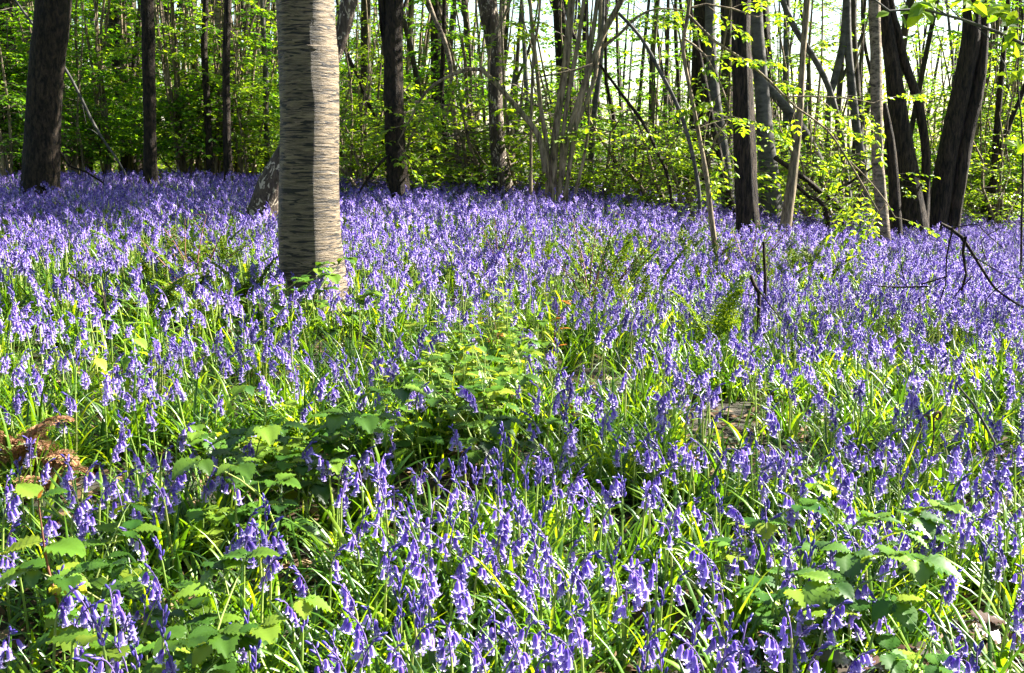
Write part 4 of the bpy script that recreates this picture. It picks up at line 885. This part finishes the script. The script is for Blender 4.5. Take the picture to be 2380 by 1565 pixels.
# old dark bramble at the bottom right, birch-like shoot at the bottom left
for k, (px, py, lab) in enumerate([(1985, 1495, 'old bramble with black purple leaves at the bottom right, left one of two'), (2140, 1505, 'old bramble with black purple leaves at the bottom right, right one of two'), (1340, 975, 'old bramble with dark glossy leaves right of the nettle patch'), (1900, 1370, 'dark veined bramble leaf cluster above the old purple brambles')]):
    e = bramble(40 + k, lab, BLd if k != 3 else GL, M_RUST, 3 if k < 2 else 2, .14, .8, 1.1 if k < 2 else .9); move(e, spot(px, py, .14), k * 2.1 + .4, 1.0)
def young_tree():
    loc = spot(110, 1300, .32); e = empty('tree_seedling', loc, 'red stemmed tree seedling with big green and yellow leaves at the lower left', 'seedling')
    P = [Vector((.05, -.02, -.03)), Vector((.03, 0, .15)), Vector((0, 0, .3)), Vector((-.01, 0, .45))]
    mb = MB(); tube(mb, P, [.004, .0035, .003, .0015], 6, .05); part('stem', mb.mesh('stem', [M_RUST]), e)
    for p, a, pt, s, me in [(P[3], 0.0, .5, .9, GL), (P[3], 2.6, .6, .9, GL), (P[3], .9, 1.1, .6, OL), (P[2] + Vector((0, 0, .06)), 3.4, 0, 1.2, GL), (P[2] + Vector((0, 0, .05)), -.3, .1, 1.3, GL), (P[2], 3.0, .1, 1.2, GL), (P[2] - Vector((0, 0, .04)), -.2, .1, 1.35, YL), (P[2] - Vector((0, 0, .06)), .6, -.1, 1.1, GL), (P[1] + Vector((0, 0, .05)), -.4, .2, 1.3, YL), (P[1], 3.3, -.1, 1.2, GL), (P[1] + Vector((0, 0, .03)), -1.0, -.2, 1.3, GL)]:
        part('leaf', me, e, lm(p, a, pt, s))
young_tree()

def frond_me(i, L, m, curl=1.1, width=.13, sides=16, f0=.33):
    """one arching fern frond growing up from the origin, leaning to +X"""
    rg = random.Random(820 + i); mb = MB(); P = []; p = Vector((0, 0, 0)); th = rg.uniform(.15, .4); n = 14
    for k in range(n + 1): P.append(p.copy()); p = p + Vector((math.sin(th), 0, math.cos(th))) * (L / n); th += curl / n * (k / n) * 2
    tube(mb, P, [.003 * (1 - .7 * k / n) for k in range(n + 1)], 4, .5, mat=1); lv = Leaves(); k0 = 4
    for q in range(sides):
        f = f0 + (.99 - f0) * q / sides; t = f * n; j = min(n - 1, int(t)); c = P[j].lerp(P[j + 1], t - j); ax = (P[j + 1] - P[j]).normalized()
        pl_ = width * (1 - ((f - f0) / (1.03 - f0)) ** 1.1) * rg.uniform(.8, 1.1)
        for s in (-1, 1):
            d = (Vector((0, s, 0)) + ax * .55 + jit(rg, .12)).normalized(); m_ = max(3, int(pl_ / .011)); tube(mb, [c, c + d * pl_], [.0012, .0006], 3, 1, mat=1, cap=False)
            for u in range(m_):
                g = c + d * pl_ * (u + .5) / m_ + Vector((0, 0, -.02 * (u / m_) ** 2)); l = .016 * (1.15 - u / m_) + .005
                for s2 in (-1, 1): lv.add(g, ax * s2 + d * .5 + jit(rg, .35), Vector((0, 0, 1)) + jit(rg, .5) - ax * .3, l * rg.uniform(.8, 1.3))
    lv.flush(mb, 0, 1.2); return mb.mesh('frond', [m, M_RUST if m is M_FERN else M_STEM], smooth=False)
FD = [frond_me(i, L, M_FERN, c) for i, (L, c) in enumerate([(.55, .9), (.65, 1.2), (.45, 1.0)])]; FB = [frond_me(9 + i, L, M_FERNB, c) for i, (L, c) in enumerate([(.5, 1.0), (.6, 1.2)])]
FR = [frond_me(30 + i, L, M_FERN, c, .065, 9, .6) for i, (L, c) in enumerate([(.62, .5), (.7, .8), (.55, .9)])]
FX = [frond_me(20, .4, M_DRY, 2.4), frond_me(21, .35, M_DRY, 2.0)]
def fern(px, py, h, me, n, lab, gr=None, s=1., spread=1.0, name='fern', cat='fern'):
    loc = spot(px, py, h); e = empty(name, loc, lab, cat, gr, rg.uniform(0, 6))
    for k in range(n): part('frond', rg.choice(me), e, Matrix.Rotation(2 * PI * k / n + rg.uniform(-.4, .4), 4, 'Z') @ Matrix.Rotation(rg.uniform(-.1, .35) * spread, 4, 'Y') @ Matrix.Scale(s * rg.uniform(.8, 1.1), 4))
for (px, py) in [(330, 560), (385, 540), (440, 575), (490, 530), (530, 555), (575, 590), (420, 520), (350, 610), (470, 620)]:
    fern(px, py, .35, FD + FB[:1], 4, 'curly green fern in the patch left of the banded trunk', 'green ferns left of the banded trunk', .75)
for (px, py) in [(1160, 560), (1220, 580), (1270, 555), (1190, 530), (1000, 560)]:
    fern(px, py, .33, FD, 3, 'dark curly fern in the bluebells below the hazel', 'dark ferns below the hazel', .55)
for (px, py) in [(1400, 600), (1450, 570), (1480, 620)]:
    fern(px, py, .42, FR, 5, 'red stemmed fern with feathery tips in the clump right of centre', 'red stemmed ferns right of centre', .9, .5)
for (px, py) in [(1590, 520), (1640, 540), (1690, 520), (1840, 545), (1880, 540), (1810, 570), (1920, 560)]:
    fern(px, py, .4, FD, 4, 'feathery fern growing at the foot of the thick dark trunk', 'ferns at the foot of the thick dark trunk', .8, .6)
fern(1660, 690, .35, FB, 3, 'single pale young fern with layered fronds right of centre', None, .95, .3)
fern(45, 1010, .18, FX, 7, 'rust brown dead bracken heap at the left border', None, .8, 2.2, 'dead_bracken', 'dead bracken')
fern(110, 1080, .14, FX, 4, 'small rust brown dead bracken frond below the bigger heap', None, .6, 2.4, 'dead_bracken', 'dead bracken')
def crozier(px, py, lab):
    loc = spot(px, py, .25); e = empty('bracken_crozier', loc, lab, 'bracken shoot'); rg2 = random.Random(int(px))
    P = [Vector((0, 0, -.02)), Vector((.005, 0, .12)), Vector((0, 0, .2))]; c = Vector((.022, 0, .2))
    for k in range(9): a = PI - k * .75; r = .022 * (1 - k / 12); P.append(c + Vector((math.cos(a) * r, 0, math.sin(a) * r)))
    mb = MB(); tube(mb, P, [.004] * 3 + [.007 - .0004 * k for k in range(9)], 7, .01, .2, 4, nscale=60); part('stem', mb.mesh('stem', [plain('brown_fuzz', (.12, .07, .035), .9)]), e)
    e.rotation_euler = (0, 0, rg2.uniform(-.5, .5))
for px, py, lab in [(2110, 925, 'brown curled bracken shoot, left one of the trio at the lower right'), (2140, 945, 'brown curled bracken shoot, middle one of the trio at the lower right'), (2172, 940, 'brown curled bracken shoot, right one of the trio at the lower right')]: crozier(px, py, lab)
print('total objects', len(sc.objects))
